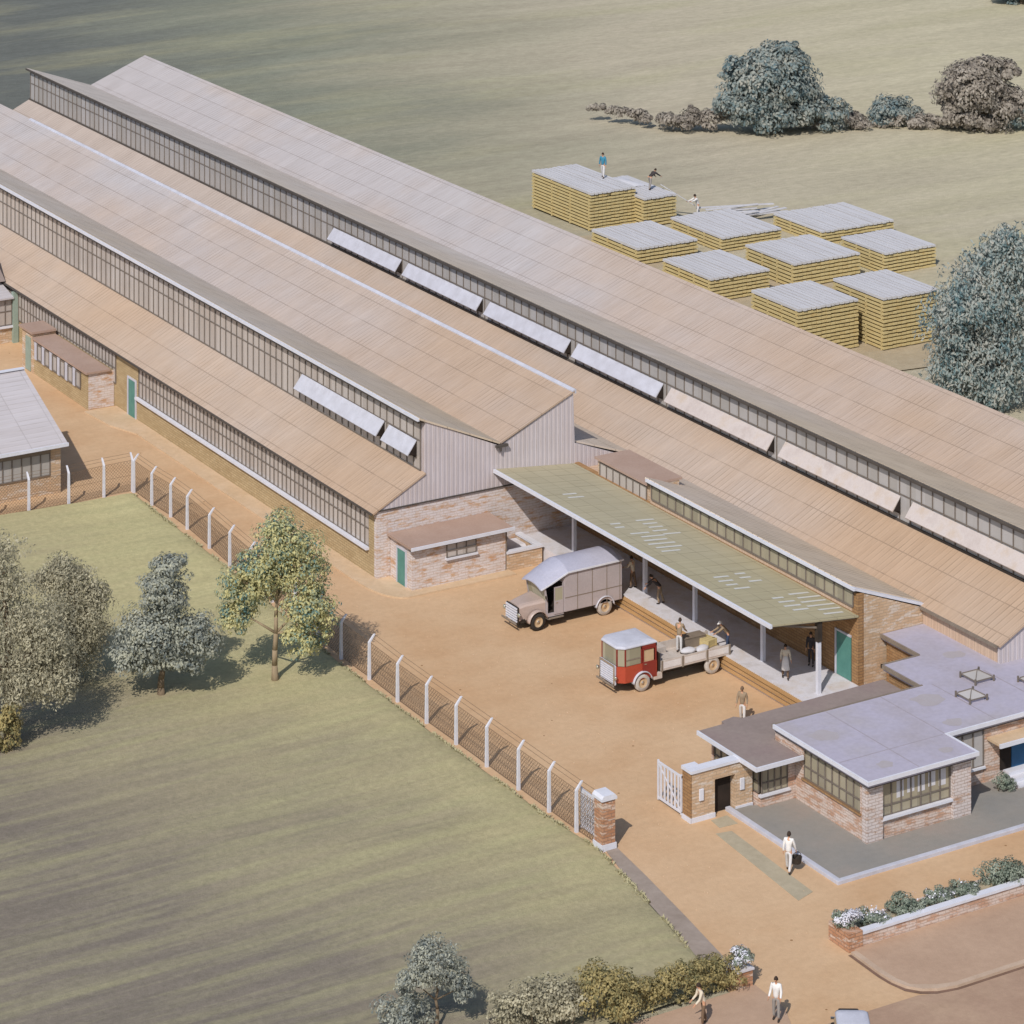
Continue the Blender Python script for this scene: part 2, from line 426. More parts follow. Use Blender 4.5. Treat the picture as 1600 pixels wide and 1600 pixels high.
# ------------------------------------------------------------------ ground
def sheet(name, poly, z, mat, skirt=0):
    mb = MB()
    if skirt: mb.prism(poly, 'z', z - skirt, z)
    else: mb.add([(x, y, z) for x, y in poly], [tuple(range(len(poly)))])
    o = mb.build(name, mat); tag(o, kind='structure'); return o
S = 3000
g = MB()   # gently uneven field out to the horizon
def gh(x, y):
    if -16 < x < 36 and -62 < y < 108: return 0
    if x < -5 and y < 40: return 0
    k = min(1, max(0, (max(x - 36, y - 108, -62 - y, -16 - x)) / 40))
    return k * .9 * noise.noise(Vector((x * .02, y * .02, 3)))
xs = [-S, -900, -400, -200] + list(range(-120, 300, 12)) + [400, 700, 1200, S]
ys = [-S, -900, -400, -200] + list(range(-120, 330, 12)) + [420, 700, 1200, S]
g.add([(x, y, -.02 + gh(x, y)) for y in ys for x in xs],
      [(j * len(xs) + i, j * len(xs) + i + 1, (j + 1) * len(xs) + i + 1, (j + 1) * len(xs) + i) for j in range(len(ys) - 1) for i in range(len(xs) - 1)])
tag(g.build('ground', M['field'], smooth=True), kind='structure')
sheet('yard', [(-9.5, -52.9), (26, -52.9), (34, -30), (34, 105), (-20, 105), (-60, 60), (-60, 18), (-9, 18)], 0, M['yard'])
sheet('road', [(-70, -90), (60, -90), (60, -53.4), (26, -53.0), (-2, -53.0), (-2.9, -52.7), (-9.2, -52.6), (-70, -52.6)], .006, M['road'])
sheet('soil_patch', [(43, 17), (57, 15), (60, 24), (62, 40), (60, 55), (50, 58), (44, 40)], .02, M['soil'])
st_ = MB(); rs_ = random.Random(11)
for _ in range(700):
    x, y = rs_.uniform(-6.6, 9.3), rs_.uniform(-47, 30)
    if x > -1.5 and (y > -3.2 or y < -30): continue
    r_ = rs_.uniform(.012, .04); st_.ball((x, y, r_ * .4), (r_, r_ * rs_.uniform(.6, 1.2), r_ * .7), 6, 4)
tag(st_.build('gravel', M['apron']), kind='stuff')
# footpath beside the shed with its rounded corner
fp = [(-2.3, 36.5), (-2.0, 33), (-1.2, 30.5), (-1.15, 1), (-1.1, -.2)]
fp += [(-1.1 + 1.4 * (1 - math.cos(t)), -.2 - 3.1 * math.sin(t)) for t in [rad(a) for a in (15, 30, 45, 60, 75, 88)]]
fp += [(7.2, -3.35), (7.2, .3), (0.2, .3), (0.2, 36.5)]
sheet('footpath', fp, .09, M['apron'], .1)
# lawn
def lawn_edge(y):
    pts = [(-60, -10.6), (-48.2, -9.45), (-47.3, -9.3), (-44.4, -8.85), (-42.6, -8.5), (-38.4, -7.75), (-34.7, -7.2), (-30, -7.45), (-20, -7.5), (-9, -7.35), (6, -6.45), (20.5, -6.0), (30, -6)]
    for (a, xa), (b, xb) in zip(pts, pts[1:]):
        if a <= y <= b: return xa + (xb - xa) * (y - a) / (b - a)
    return -9
lw = MB(); ny, nx = 230, 46; YT, YB = 20.15, -48.25
for j in range(ny + 1):
    y = YB + (YT - YB) * j / ny
    for i in range(nx + 1):
        t = (i / nx) ** 2.2
        x = lawn_edge(y) - t * 110
        wob = .16 * noise.noise(Vector((y * .55, 2, 0))) + .10 * noise.noise(Vector((y * 1.7, 5, 0)))
        xx = x + (wob if i == 0 else 0)
        yy = y + (.12 * noise.noise(Vector((x * .6, 9, 0))) if j in (0, ny) else 0)
        k = min(1, i / 5)
        z = .03 + k * (.16 + .22 * noise.noise(Vector((x * .09, y * .13, 1))) + .05 * noise.noise(Vector((x * .5, y * .5, 4)))) if i else .03
        lw.v.append((xx, yy, max(.03, z)))
for j in range(ny):
    for i in range(nx):
        a = j * (nx + 1) + i; lw.f.append((a, a + 1, a + nx + 2, a + nx + 1))
lawn = lw.build('lawn', M['lawn'], smooth=True); tag(lawn, kind='structure')
sheet('verge_strip', [(-6.95, -34.9), (-6.35, -34.9), (-6.75, -38), (-7.35, -42), (-8.0, -45.9), (-8.5, -47.7), (-9.3, -47.7), (-8.85, -44.4), (-8.5, -42.6), (-7.75, -38.4)], .03, M['bank'], .05)
# right-hand pavement with rounded kerb
arc = [(-3.2, -48.5), (-3.25, -50.6), (-3.2, -51.3), (-3.0, -52.0), (-2.6, -52.5), (-2.0, -52.85), (-1.1, -53.05), (26, -53.05)]
sheet('pavement', [(x + .28 if i < 6 else x, y + (.28 if i > 3 else 0)) for i, (x, y) in enumerate(arc)] + [(26, -48.3), (-2.9, -48.3)], .10, M['pave'], .12)
kb = MB()
ins = [(x + .27 if i < 6 else x + (.1 if i == 6 else 0), y + (.27 if i > 3 else 0)) for i, (x, y) in enumerate(arc)]
for i in range(len(arc) - 1):
    a, b, c, d = arc[i], arc[i + 1], ins[i + 1], ins[i]
    kb.prism([a, b, c, d], 'z', -.02, .125)
tag(kb.build('kerb', M['kerb']), kind='structure')
ch = MB(); out = [(x - .16 if i < 6 else x, y - (.16 if i > 2 else 0)) for i, (x, y) in enumerate(arc)]
for i in range(len(arc) - 1):
    ch.add([(*arc[i], .012), (*arc[i + 1], .012), (*out[i + 1], .012), (*out[i], .012)], [(0, 1, 2, 3)])
tag(ch.build('gutter_channel', M['channel']), kind='structure')
sheet('pavement', [(-9.0, -48.6), (-8.3, -48.6), (-8.35, -50.8), (-8.9, -52), (-10.2, -52.5), (-40, -52.5), (-40, -48.6)], .08, M['pave'], .1)
sheet('paving_strip', [(-1.65, -36.1), (-.85, -36.25), (-1.2, -43.05), (-2.25, -43.4)], .02, M['strip'], .03)
sheet('paving_strip', [(-1.05, -34.85), (-.1, -34.8), (-.15, -35.75), (-1.15, -35.7)], .02, M['strip'], .03)
sheet('terrace', [(.55, -34.3), (1.75, -34.9), (3.6, -35.05), (3.6, -40.7), (9.7, -40.7), (9.7, -38.4), (13.3, -38.4), (13.3, -39.8), (26, -39.8), (26, -42.85), (.42, -42.85), (.42, -34.6)], .12, M['terrace'], .14)
tk = MB()
tk.box(.14, .40, -43.12, -34.3, -.02, .17); tk.box(.405, 26, -43.12, -42.87, -.02, .17)
tag(tk.build('terrace_kerb', M['white_dirty'], bevel=.02), kind='structure')

# ------------------------------------------------------------------ shed glazing helpers
def glazing(parent, axis, pos, a0, a1, z0, z1, pitch, mat, name='window', rails=(.5,), proud=.05, barw=.05, sgn=-1, frame=True):
    """a glazed strip on a wall plane: axis 'x' means plane x = pos, facing sgn; bars are real mullions"""
    g = MB(); th = .04
    if axis == 'x': g.box(*sorted((pos + sgn * .012, pos + sgn * .05)), a0, a1, z0, z1)
    else: g.box(a0, a1, *sorted((pos + sgn * .012, pos + sgn * .05)), z0, z1)
    go = g.build(name, mat, parent, world=True)
    b = MB(); n = max(1, round((a1 - a0) / pitch))
    lo, hi = sorted((pos + sgn * .054, pos + sgn * (.054 + proud)))
    def bx(u0, u1, q0, q1, e=0):
        if axis == 'x': b.box(lo + e, hi - e, u0, u1, q0, q1)
        else: b.box(u0, u1, lo + e, hi - e, q0, q1)
    for i in range(n + 1):
        u = a0 + (a1 - a0) * i / n
        bx(u - barw / 2, u + barw / 2, z0, z1)
    for rf in rails:
        z = z0 + (z1 - z0) * rf
        bx(a0, a1, z - barw / 2, z + barw / 2, .006)
    if frame:
        bx(a0, a1, z0 - barw * .6, z0 + barw * .6, .009); bx(a0, a1, z1 - barw * .6, z1 + barw * .6, .009)
    b.build('glazing_bars', M['bars'], go, world=True)
    return go

def flap(parent, X, y0, y1, zt, out=.6, drop=.74, mat=None):
    """top hung ventilator flap standing open along a clerestory"""
    m = MB()
    m.prism([(X - .11, zt), (X - out - .06, zt - drop), (X - out - .02, zt - drop - .06), (X - .11, zt - .07)], 'y', y0, y1)
    v = m.build('roof_vent', mat or M['white_dirty'], parent, world=True)
    k = MB()
    for y in (y0 + .04, y1 - .04):
        k.prism([(X - .115, zt - .08), (X - out, zt - drop - .02), (X - .115, zt - drop - .1)], 'y', y - .03, y + .03)
    k.box(X - .16, X - .115, y0, y1, zt - drop - .22, zt - drop - .1)
    k.build('vent_cheeks', M['dark'], v, world=True)
    s = MB(); s.box(X - .112, X - .106, y0 + .1, y1 - .1, zt - drop - .1, zt - .1)
    s.build('vent_shade_panel', M['dark'], v, world=True)  # dark panel, the shade under the open flap put into its colour

# ------------------------------------------------------------------ shed 1 (left)
A = thing('factory_shed', 'long buff-roofed factory shed with pale boarded gable facing the yard and white ridge', 'factory shed', (0, 0, 0))
YF = 104
def clr(name, mb, mat, par): return mb.build(name, mat, par, world=True)
m = MB(); m.box(0, 13.1, 0, .3, 0, 3.93); clr('end_wall', m, M['brick_wash'], A)
m = MB(); m.box(13.1, 17.4, 0, .3, 0, 4.03); clr('side_wall', m, M['brick_tan'], A)
m = MB(); m.prism([(0, 3.93), (17.4, 3.93), (17.4, 4.0), (13.2, 5.6), (13.1, 8.55), (8.07, 6.3), (3.15, 8.5), (3.15, 5.45)], 'y', -.05, .2)
clr('gable_cladding', m, M['clad'], A)
m = MB(); m.box(0, 13.1, -.09, -.053, 3.88, 3.96); clr('gable_flashing', m, M['gutter'], A)
m = MB(); m.box(0, .25, .3, 33.0, 0, 1.5); m.box(0, .25, .3, .95, 1.5, 3.85); m.box(0, .25, 33, YF, 0, 3.85); m.box(.25, 13, YF - .3, YF, 0, 5.5)
clr('long_wall', m, M['brick_olive'], A)
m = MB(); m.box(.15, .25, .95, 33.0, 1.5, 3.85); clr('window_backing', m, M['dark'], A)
gz = glazing(A, 'x', .12, .97, 32.95, 1.6, 3.55, .55, M['glass'], 'window', (.52,), barw=.06)
m = MB(); m.box(-.22, .1, .9, 33.1, 1.46, 1.6); clr('window_sill', m, M['white'], gz)
m = MB(); m.box(-.02, .14, .95, 33, 3.56, 3.85); clr('eaves_board', m, M['steel'], A)
glazing(A, 'x', 0.0, 36.5, 62, 1.6, 3.5, .55, M['glass'], 'window', (.52,), barw=.06)
# far doors
d = MB(); d.box(-.06, -.005, 33.35, 34.4, .05, 2.5); dd = d.build('door', M['teal'], A, world=True)
d = MB(); d.box(-.08, -.004, 33.2, 33.34, 0, 2.62); d.box(-.08, -.004, 34.41, 34.6, 0, 2.62); d.box(-.08, -.004, 33.34, 34.41, 2.5, 2.62); d.build('door_frame', M['white_dirty'], dd, world=True)
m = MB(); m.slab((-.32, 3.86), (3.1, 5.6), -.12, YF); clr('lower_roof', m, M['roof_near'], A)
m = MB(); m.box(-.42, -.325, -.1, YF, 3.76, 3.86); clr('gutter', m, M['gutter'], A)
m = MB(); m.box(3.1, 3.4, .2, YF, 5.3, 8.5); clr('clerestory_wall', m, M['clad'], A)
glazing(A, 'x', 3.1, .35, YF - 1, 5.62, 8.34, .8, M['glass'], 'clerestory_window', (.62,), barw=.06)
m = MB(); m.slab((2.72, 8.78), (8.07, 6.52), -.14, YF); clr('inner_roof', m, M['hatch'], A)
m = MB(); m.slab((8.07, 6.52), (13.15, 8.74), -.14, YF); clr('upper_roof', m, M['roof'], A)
m = MB(); m.box(2.58, 2.72, -.1, YF, 8.6, 8.76); clr('eaves_gutter', m, M['white'], A)
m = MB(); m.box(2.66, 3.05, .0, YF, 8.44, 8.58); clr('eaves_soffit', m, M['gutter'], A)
m = MB(); m.prism([(12.98, 8.72), (13.17, 8.82), (13.25, 8.78), (13.25, 8.55), (13.16, 8.55), (13.16, 8.70), (12.98, 8.66)], 'y', -.16, 84); clr('ridge_cap', m, M['white_dirty'], A)
m = MB(); m.box(13.0, 13.14, .21, YF, 5.3, 8.6); clr('back_wall', m, M['clad'], A)
m = MB(); m.box(7.7, 8.5, -.34, -.16, 6.28, 6.42); m.tube((8.0, -.28, 6.3), (8.0, -.28, 6.05), .07); clr('valley_gutter', m, M['gutter'], A)
for y0, y1, zt in ((4.6, 15.15, 7.3), (.75, 4.0, 7.25)): flap(A, 3.1, y0, y1, zt, .66, .78)

# ------------------------------------------------------------------ shed 2 (right)
B = thing('factory_shed', 'long shed behind the first, a row of open white roof flaps along its clerestory', 'factory shed', (13.2, -27.4, 0))
YE = -33.6
m = MB(); m.box(13.2, 13.5, -27.1, 0, 0, 4.45); clr('dock_wall', m, M['brick_dark'], B)
m = MB(); m.box(13.16, 13.55, -27.45, -26.98, 0, 5.5); clr('corner_pier', m, M['brick_dark'], B)
m = MB(); m.prism([(13.56, 0), (17.4, 0), (17.4, 4.0), (13.56, 5.45)], 'y', -27.42, -27.12); clr('end_wall', m, M['brick_tan'], B)
m = MB(); m.slab((13.0, 5.86), (17.5, 4.2), -27.46, -27.2, .14); clr('verge_board', m, M['white'], B)
m = MB(); m.box(13.2, 13.4, -26.97, -8.1, 4.46, 5.6); clr('clerestory_wall', m, M['clad_tan'], B)
gl = glazing(B, 'x', 13.2, -27.1, -8.35, 4.75, 5.56, .8, M['glass_green'], 'clerestory_window', (), barw=.06)
m = MB(); m.box(12.86, 13.0, -27.5, -8.1, 5.72, 5.86); clr('eaves_gutter', m, M['white'], B)
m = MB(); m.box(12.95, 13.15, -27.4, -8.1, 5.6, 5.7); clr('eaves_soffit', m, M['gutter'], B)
m = MB(); m.slab((13.0, 5.9), (17.4, 4.28), -27.2, -7.9); m.slab((15.36, 5.03), (17.4, 4.28), -7.9, -2.3); clr('lower_roof', m, M['hatch'], B)
m = MB(); m.slab((13.2, 5.72), (17.4, 4.25), .2, 103.5); clr('back_roof', m, M['hatch'], B)
# flat-roofed window box over the dock
m = MB(); m.box(13.35, 15.35, -7.85, -2.4, 3.6, 5.32); clr('box_wall', m, M['brick_tan'], B)
m = MB(); m.box(13.15, 15.55, -7.88, -2.3, 5.33, 5.46); clr('box_roof', m, M['felt'], B)
glazing(B, 'x', 13.35, -7.6, -2.7, 4.35, 5.2, .7, M['glass'], 'box_window', (), barw=.05)
m = MB(); m.box(13.0, 17.4, -2.3, -.06, 3.6, 4.05); clr('box_link_roof', m, M['clad_tan'], B)
# valley wall beside the office and main slopes
m = MB(); m.box(17.42, 17.6, YE + .21, -27.1, 0, 4.05); clr('valley_wall', m, M['clad_tan'], B)
m = MB(); m.prism([(17.42, 0), (32, 0), (32, 8.4), (26.8, 6.3), (21.1, 8.5), (21.1, 5.75), (17.42, 4.05)], 'y', YE - .02, YE + .2); clr('gable_cladding', m, M['clad'], B)
m = MB(); m.slab((17.25, 4.12), (21.0, 5.95), YE - .15, 103.5); clr('middle_roof', m, M['roof_near'], B)
m = MB(); m.box(17.12, 17.25, YE, -27.5, 4.0, 4.12); clr('gutter', m, M['steel'], B)
m = MB(); m.box(21.0, 21.3, YE + .25, 103.5, 5.6, 8.45); clr('clerestory_wall', m, M['clad'], B)
glazing(B, 'x', 21.0, YE + .3, 103.2, 5.98, 8.36, .95, M['glass_far'], 'clerestory_window', (.6,), barw=.055)
m = MB(); m.box(20.86, 20.96, YE, 103.5, 5.9, 6.02); clr('flashing', m, M['gutter'], B)
m = MB(); m.slab((20.68, 8.72), (26.8, 6.55), YE - .15, 103.5); clr('inner_roof', m, M['hatch'], B)
m = MB(); m.box(20.56, 20.68, YE, 103.5, 8.56, 8.7); clr('eaves_gutter', m, M['gutter'], B)
m = MB(); m.slab((26.8, 6.55), (32.1, 8.68), YE - .15, 103.5); clr('upper_roof', m, M['roof'], B)
m = MB(); m.box(31.9, 32.05, YE, 103.3, 0, 8.5); clr('back_wall', m, M['brick_olive'], B)
m = MB(); m.prism([(13.2, 0), (32, 0), (32, 8.4), (26.8, 6.3), (21.1, 8.5), (21.1, 5.75), (17.42, 4.05), (13.2, 5.6)], 'y', 103.25, 103.45); clr('far_gable', m, M['clad'], B)
for y0, y1 in ((35.0, 45.2), (23.8, 34.0), (12.7, 22.8), (2.1, 11.8), (-9.4, 1.2), (-21.1, -10.5), (-33.2, -22.2)): flap(B, 21.0, y0, y1, 7.32, .62, .74, M['flap_tan'] if y1 < 2 else None)
d = MB(); d.box(13.13, 13.18, -26.9, -25.7, .86, 3.1); dd = d.build('door', M['teal'], B, world=True)
d = MB(); d.box(13.11, 13.19, -25.69, -25.55, .86, 3.2); d.box(13.11, 13.19, -26.9, -25.69, 3.1, 3.2); d.build('door_frame', M['white_dirty'], dd, world=True)

# ------------------------------------------------------------------ loading dock and canopy
D = thing('loading_dock', 'raised loading dock under a sloping green sheet canopy on white posts', 'loading dock', (9.6, -27.4, 0))
m = MB(); m.box(9.6, 13.15, -28.4, -.06, -.02, .84); m.build('platform', M['conc'], D, world=True)
m = MB()
for z in (.12, .38, .62): m.box(9.5, 9.595, -28.4, -5, z, z + .17)
m.build('rubbing_boards', M['timber_rub'], D, world=True)
m = MB(); m.slab((7.75, 5.0), (13.18, 4.42), -27.5, -.06, .09); cr = m.build('canopy_roof', M['green_roof'], D, world=True)
m = MB(); m.box(7.6, 7.745, -27.52, -.1, 4.83, 5.02); m.build('fascia', M['white'], cr, world=True)
m = MB()
for y in [-27.3 + i * 2.7 for i in range(11)]:
    m.bar((7.8, y, 4.86), (13.1, y, 4.29), .08, .12)
m.build('rafters', M['steel'], cr, world=True)
# translucent white sheets let into the canopy
def onc(x): return 5.0 + (x - 7.75) * (4.42 - 5.0) / (13.18 - 7.75)
for (x, y, wv, n) in ((9.2, -5.3, 1.1, 2), (10.6, -10.6, 1.3, 5), (9.0, -12.6, 1.6, 6), (8.6, -10.8, .8, 2), (9.2, -20.2, 1.0, 4), (10.6, -20.0, .8, 3), (11.5, -23.6, 1.6, 6), (10.2, -23.9, 1.0, 4)):
    sl = MB()
    for i in range(n):
        yy = y - i * .62; ww = wv * R.uniform(.7, 1.1); xx = x + R.uniform(-.2, .2)
        sl.add([(xx, yy, onc(xx) + .012), (xx + ww, yy, onc(xx + ww) + .012), (xx + ww, yy - .19, onc(xx + ww) + .012), (xx, yy - .19, onc(xx) + .012)], [(0, 1, 2, 3)])
    sl.build('roof_light', M['roof_light'], cr, world=True)
for y in (-3.8, -11.2, -16.1, -22.4, -27.25):
    m = MB(); m.box(10.72, 10.92, y - .1, y + .1, .84, 4.58); p = m.build('post', M['white'], D, world=True)
    m = MB(); m.box(10.68, 10.96, y - .14, y + .14, 3.5, 4.55); m.build('post_head', M['chassis'], p, world=True)
    m = MB(); m.bar((10.82, y, 4.2), (8.6, y, 4.72), .07, .1); m.build('bracket', M['steel'], p, world=True)

W = thing('low_wall', 'low tan brick wall with white coping between the small annexe and the dock', 'wall', (7, -2.6, 0))
m = MB(); m.box(7.05, 9.4, -2.6, -2.35, 0, .98); m.box(9.15, 9.4, -2.35, -.1, 0, .98); m.build('brickwork', M['brick_tan'], W, world=True)
m = MB(); m.box(7.03, 9.46, -2.66, -2.29, .98, 1.1); m.box(9.09, 9.46, -2.29, -.1, .98, 1.1); m.build('coping', M['white'], W, world=True)
m = MB(); m.prism([(-2.3, 0), (-.12, 0), (-.12, .8), (-1.2, .8)], 'x', 7.1, 9.1); m.build('ramp', M['conc'], W, world=True)

# ------------------------------------------------------------------ annexe at the end of shed 1
N = thing('brick_annexe', 'small flat brown-roofed brick annexe against the white-washed shed end', 'annexe', (.85, -2.6, 0))
m = MB(); m.box(.85, 6.95, -2.6, -.06, 0, 2.45); m.build('walls', M['brick_wash'], N, world=True)
m = MB(); m.box(.62, 7.3, -2.95, -.06, 2.46, 2.6); rf = m.build('roof', M['felt'], N, world=True)
m = MB(); m.box(.58, 7.34, -3.03, -2.955, 2.44, 2.62); m.build('fascia', M['white'], rf, world=True)
m = MB(); m.box(.6, 7.32, -2.9, -2.62, 2.38, 2.455); m.build('soffit', M['gutter'], rf, world=True)
m = MB(); m.box(.79, .845, -1.9, -1.0, .05, 2.05); dd = m.build('door', M['teal'], N, world=True)
m = MB(); m.box(.77, .846, -2.02, -1.905, 0, 2.15); m.box(.77, .846, -.995, -.88, 0, 2.15); m.box(.77, .846, -1.905, -.995, 2.05, 2.15); m.build('door_frame', M['white_dirty'], dd, world=True)
gw = glazing(N, 'y', -2.6, 3.05, 4.95, 1.55, 2.3, .62, M['glass'], 'window', (.5,), barw=.05)
m = MB(); m.box(2.98, 5.05, -2.78, -2.6, 1.42, 1.53); m.build('window_sill', M['white'], gw, world=True)
m = MB(); m.tube((7.05, -2.5, 0), (7.05, -2.5, 2.45), .05); m.build('downpipe', M['steel'], N, world=True)

# ------------------------------------------------------------------ lean-to block far left
L = thing('lean_to_block', 'low brown-roofed washroom block with five small windows against the shed side', 'outbuilding', (-1.9, 36.9, 0))
m = MB(); m.box(-1.9, -.02, 36.9, 46.3, 0, 2.4); m.build('walls', M['brick_olive'], L, world=True)
m = MB(); m.box(-1.86, -.02, 36.86, 36.895, .02, 2.38); m.build('limewashed_end', M['brick_wash'], L, world=True)
m = MB(); m.box(-2.1, -.35, 36.7, 46.2, 2.41, 2.54); m.build('roof', M['felt'], L, world=True)
m = MB(); m.box(-1.95, -.3, 46.25, 48.3, 0, 2.75); tw = m.build('entrance_bay', M['brick_tan'], L, world=True)
m = MB(); m.box(-2.15, -.33, 46.1, 48.5, 2.76, 2.9); m.build('bay_roof', M['felt'], tw, world=True)
m = MB(); m.box(-2.0, -1.955, 46.7, 47.6, .05, 2.35); m.build('door', M['green_paint'], tw, world=True)
for k in range(6):
    y = 38.0 + k * 1.35
    gw = glazing(L, 'x', -1.9, y, y + .75, 1.15, 2.2, .75, M['glass_far'], 'window', (), barw=.08)
    m = MB(); m.box(-2.02, -1.9, y + .8, y + 1.2, 1.1, 2.3); m.build('mullion_pier', M['white_dirty'], gw, world=True)

# outbuilding behind it, joined to the shed side
O = thing('outbuilding', 'pale-roofed glazed outbuilding at the left edge behind the washroom block', 'outbuilding', (-.02, 54, 0))
m = MB(); m.box(-9, -.45, 54, 60, 0, 3.2); m.build('walls', M['brick_tan'], O, world=True)
gw = glazing(O, 'y', 54, -8.5, .0, 1.3, 3.1, .5, M['glass'], 'window', (.55,), barw=.05)
m = MB(); m.box(-8.9, -.45, 53.8, 54, 1.1, 1.25); m.build('window_sill', M['white'], gw, world=True)
m = MB(); m.prism([(53.6, 3.3), (58.5, 4.3), (63, 3.3), (63, 3.2), (53.6, 3.2)], 'x', -9.2, -.45); m.build('roof', M['pale_roof'], O, world=True)
m = MB(); m.box(-.45, -.06, 53.7, 54.1, 0, 3.6); m.build('corner_post', M['green_paint'], O, world=True)
m = MB(); m.prism([(55.5, 4.0), (58.2, 5.7), (61, 4.0)], 'x', -4.5, -.35); m.build('dark_dormer', M['felt_dark'], O, world=True)

# ------------------------------------------------------------------ workshop at left edge
H = thing('workshop', 'pale lean-to roofed workshop with grey glazed front at the left edge by the fence', 'workshop', (-9.8, 22.8, 0))
m = MB(); m.prism([(22.9, 0), (29.2, 0), (29.2, 5.35), (22.9, 3.0)], 'x', -22, -9.75); m.build('walls', M['brick_tan'], H, world=True)
m = MB(); m.box(-10.35, -9.7, 22.82, 22.9, 0, 3.0); m.build('corner_pier', M['brick_tan'], H, world=True)
m = MB(); m.prism([(22.3, 3.02), (29.5, 5.72), (29.5, 5.86), (22.3, 3.16)], 'x', -22.3, -9.45)
m.build('roof', M['pale_roof'], H, world=True)
m = MB(); m.box(-22.3, -9.42, 22.18, 22.29, 2.98, 3.18); m.build('fascia', M['white'], H, world=True)
m = MB(); m.box(-22.3, -9.43, 29.25, 29.6, 5.87, 5.93); m.build('ridge_cap', M['white'], H, world=True)
glazing(H, 'y', 22.9, -21.5, -10.4, 1.2, 2.55, .62, M['glass_far'], 'window', (), barw=.06)
m = MB(); m.box(-21.8, -10.4, 22.7, 22.9, 2.6, 2.95); m.build('lintel', M['steel'], H, world=True)

# ------------------------------------------------------------------ office
F = thing('office_building', 'flat lilac-roofed brick office with big windows, white eaves and three roof lanterns', 'office', (3.6, -40.7, 0))
bw = MB()
bw.box(3.6, 3.85, -40.44, -34.9, 0, 1.3); bw.box(3.6, 3.85, -40.44, -40.2, 1.3, 2.85); bw.box(3.6, 3.85, -35.8, -34.9, 1.3, 2.85)
bw.box(4.5, 8.6, -40.6, -40.4, 0, 1.0)
bw.box(9.45, 9.66, -40.34, -38.5, 0, 2.85)
bw.box(12.35, 26, -38.5, -38.25, 0, 2.85); bw.box(9.67, 12.35, -38.45, -38.25, 0, .9)
bw.build('brick_walls', M['brick_red'], F, world=True)
m = MB(); m.box(3.45, 3.59, -35.9, -33.8, 2.2, 2.85); m.box(3.45, 12.4, -33.8, -33.72, 2.2, 2.87); m.build('step_wall', M['brick_red'], F, world=True)
for q in ((8.62, 9.68, -40.78, -40.35, 0, 2.84), (3.56, 4.5, -40.76, -40.41, 0, 2.84)):
    bw = MB(); bw.box(*q); bw.build('brick_pier', M['brick_pier'], F, world=True)
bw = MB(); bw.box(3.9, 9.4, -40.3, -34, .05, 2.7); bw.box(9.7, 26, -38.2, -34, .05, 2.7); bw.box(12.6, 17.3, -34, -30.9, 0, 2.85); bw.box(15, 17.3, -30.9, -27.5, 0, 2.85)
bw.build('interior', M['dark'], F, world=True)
for q in ((12.5, 12.6, -33.9, -30.9, 0, 2.85), (14.9, 15.0, -30.8, -27.6, 0, 2.85)):
    bk = MB(); bk.box(*q); bk.build('back_wall', M['brick_dark'], F, world=True)
gw = glazing(F, 'x', 3.72, -40.2, -35.8, 1.34, 2.7, .55, M['glass_green'], 'window', (.42,), barw=.06)
m = MB(); m.box(3.5, 3.7, -40.3, -35.75, 1.26, 1.34); m.build('window_sill', M['brick_dark'], gw, world=True)
gw = glazing(F, 'y', -40.5, 4.55, 8.55, 1.08, 2.7, .55, M['glass_green'], 'window', (.3,), barw=.06)
m = MB(); m.box(4.5, 8.6, -40.78, -40.56, .96, 1.08); m.build('window_sill', M['white'], gw, world=True)
cu = MB()
for i in range(5):
    x = 5.45 + i * .62; cu.box(x, x + .42, -40.551, -40.5505 + .0, 1.75 + .1 * (i % 2), 2.66)
cu.build('curtains', M['sack'], gw, world=True)
gw = glazing(F, 'y', -38.42, 9.75, 12.3, .98, 2.7, .6, M['glass_far'], 'window', (), barw=.06)
m = MB(); m.box(9.7, 12.35, -38.62, -38.46, .88, .98); m.build('window_sill', M['white'], gw, world=True)
HR = [(3.38, -41.12), (9.72, -41.12), (9.72, -38.75), (26, -38.75), (26, -33.62), (17.45, -33.62), (17.45, -27.45), (14.7, -27.45), (14.7, -30.7), (12.3, -30.7), (12.3, -33.75), (3.38, -33.75)]
m = MB(); m.prism(HR, 'z', 2.88, 3.16); ro = m.build('main_roof', M['felt_grey'], F, world=True)
m = MB()
m.box(3.28, 3.375, -41.22, -33.75, 3.0, 3.19); m.box(3.376, 9.82, -41.22, -41.125, 3.0, 3.19)
m.box(9.725, 9.82, -41.12, -38.85, 3.0, 3.19); m.box(9.725, 26, -38.85, -38.755, 3.0, 3.19)
m.build('fascia', M['white'], ro, world=True)
m = MB(); m.box(3.3, 12.4, -33.745, -33.65, 3.0, 3.19); m.box(12.2, 12.295, -33.64, -30.6, 3.0, 3.19); m.box(12.2, 14.6, -30.69, -30.6, 3.0, 3.19); m.box(14.6, 14.695, -30.59, -27.44, 3.0, 3.19)
m.build('back_fascia', M['steel'], ro, world=True)
m = MB(); m.box(3.4, 9.7, -41.1, -33.8, 2.82, 2.875); m.box(9.7, 26, -38.73, -33.7, 2.82, 2.875); m.build('soffit', M['gutter'], ro, world=True)
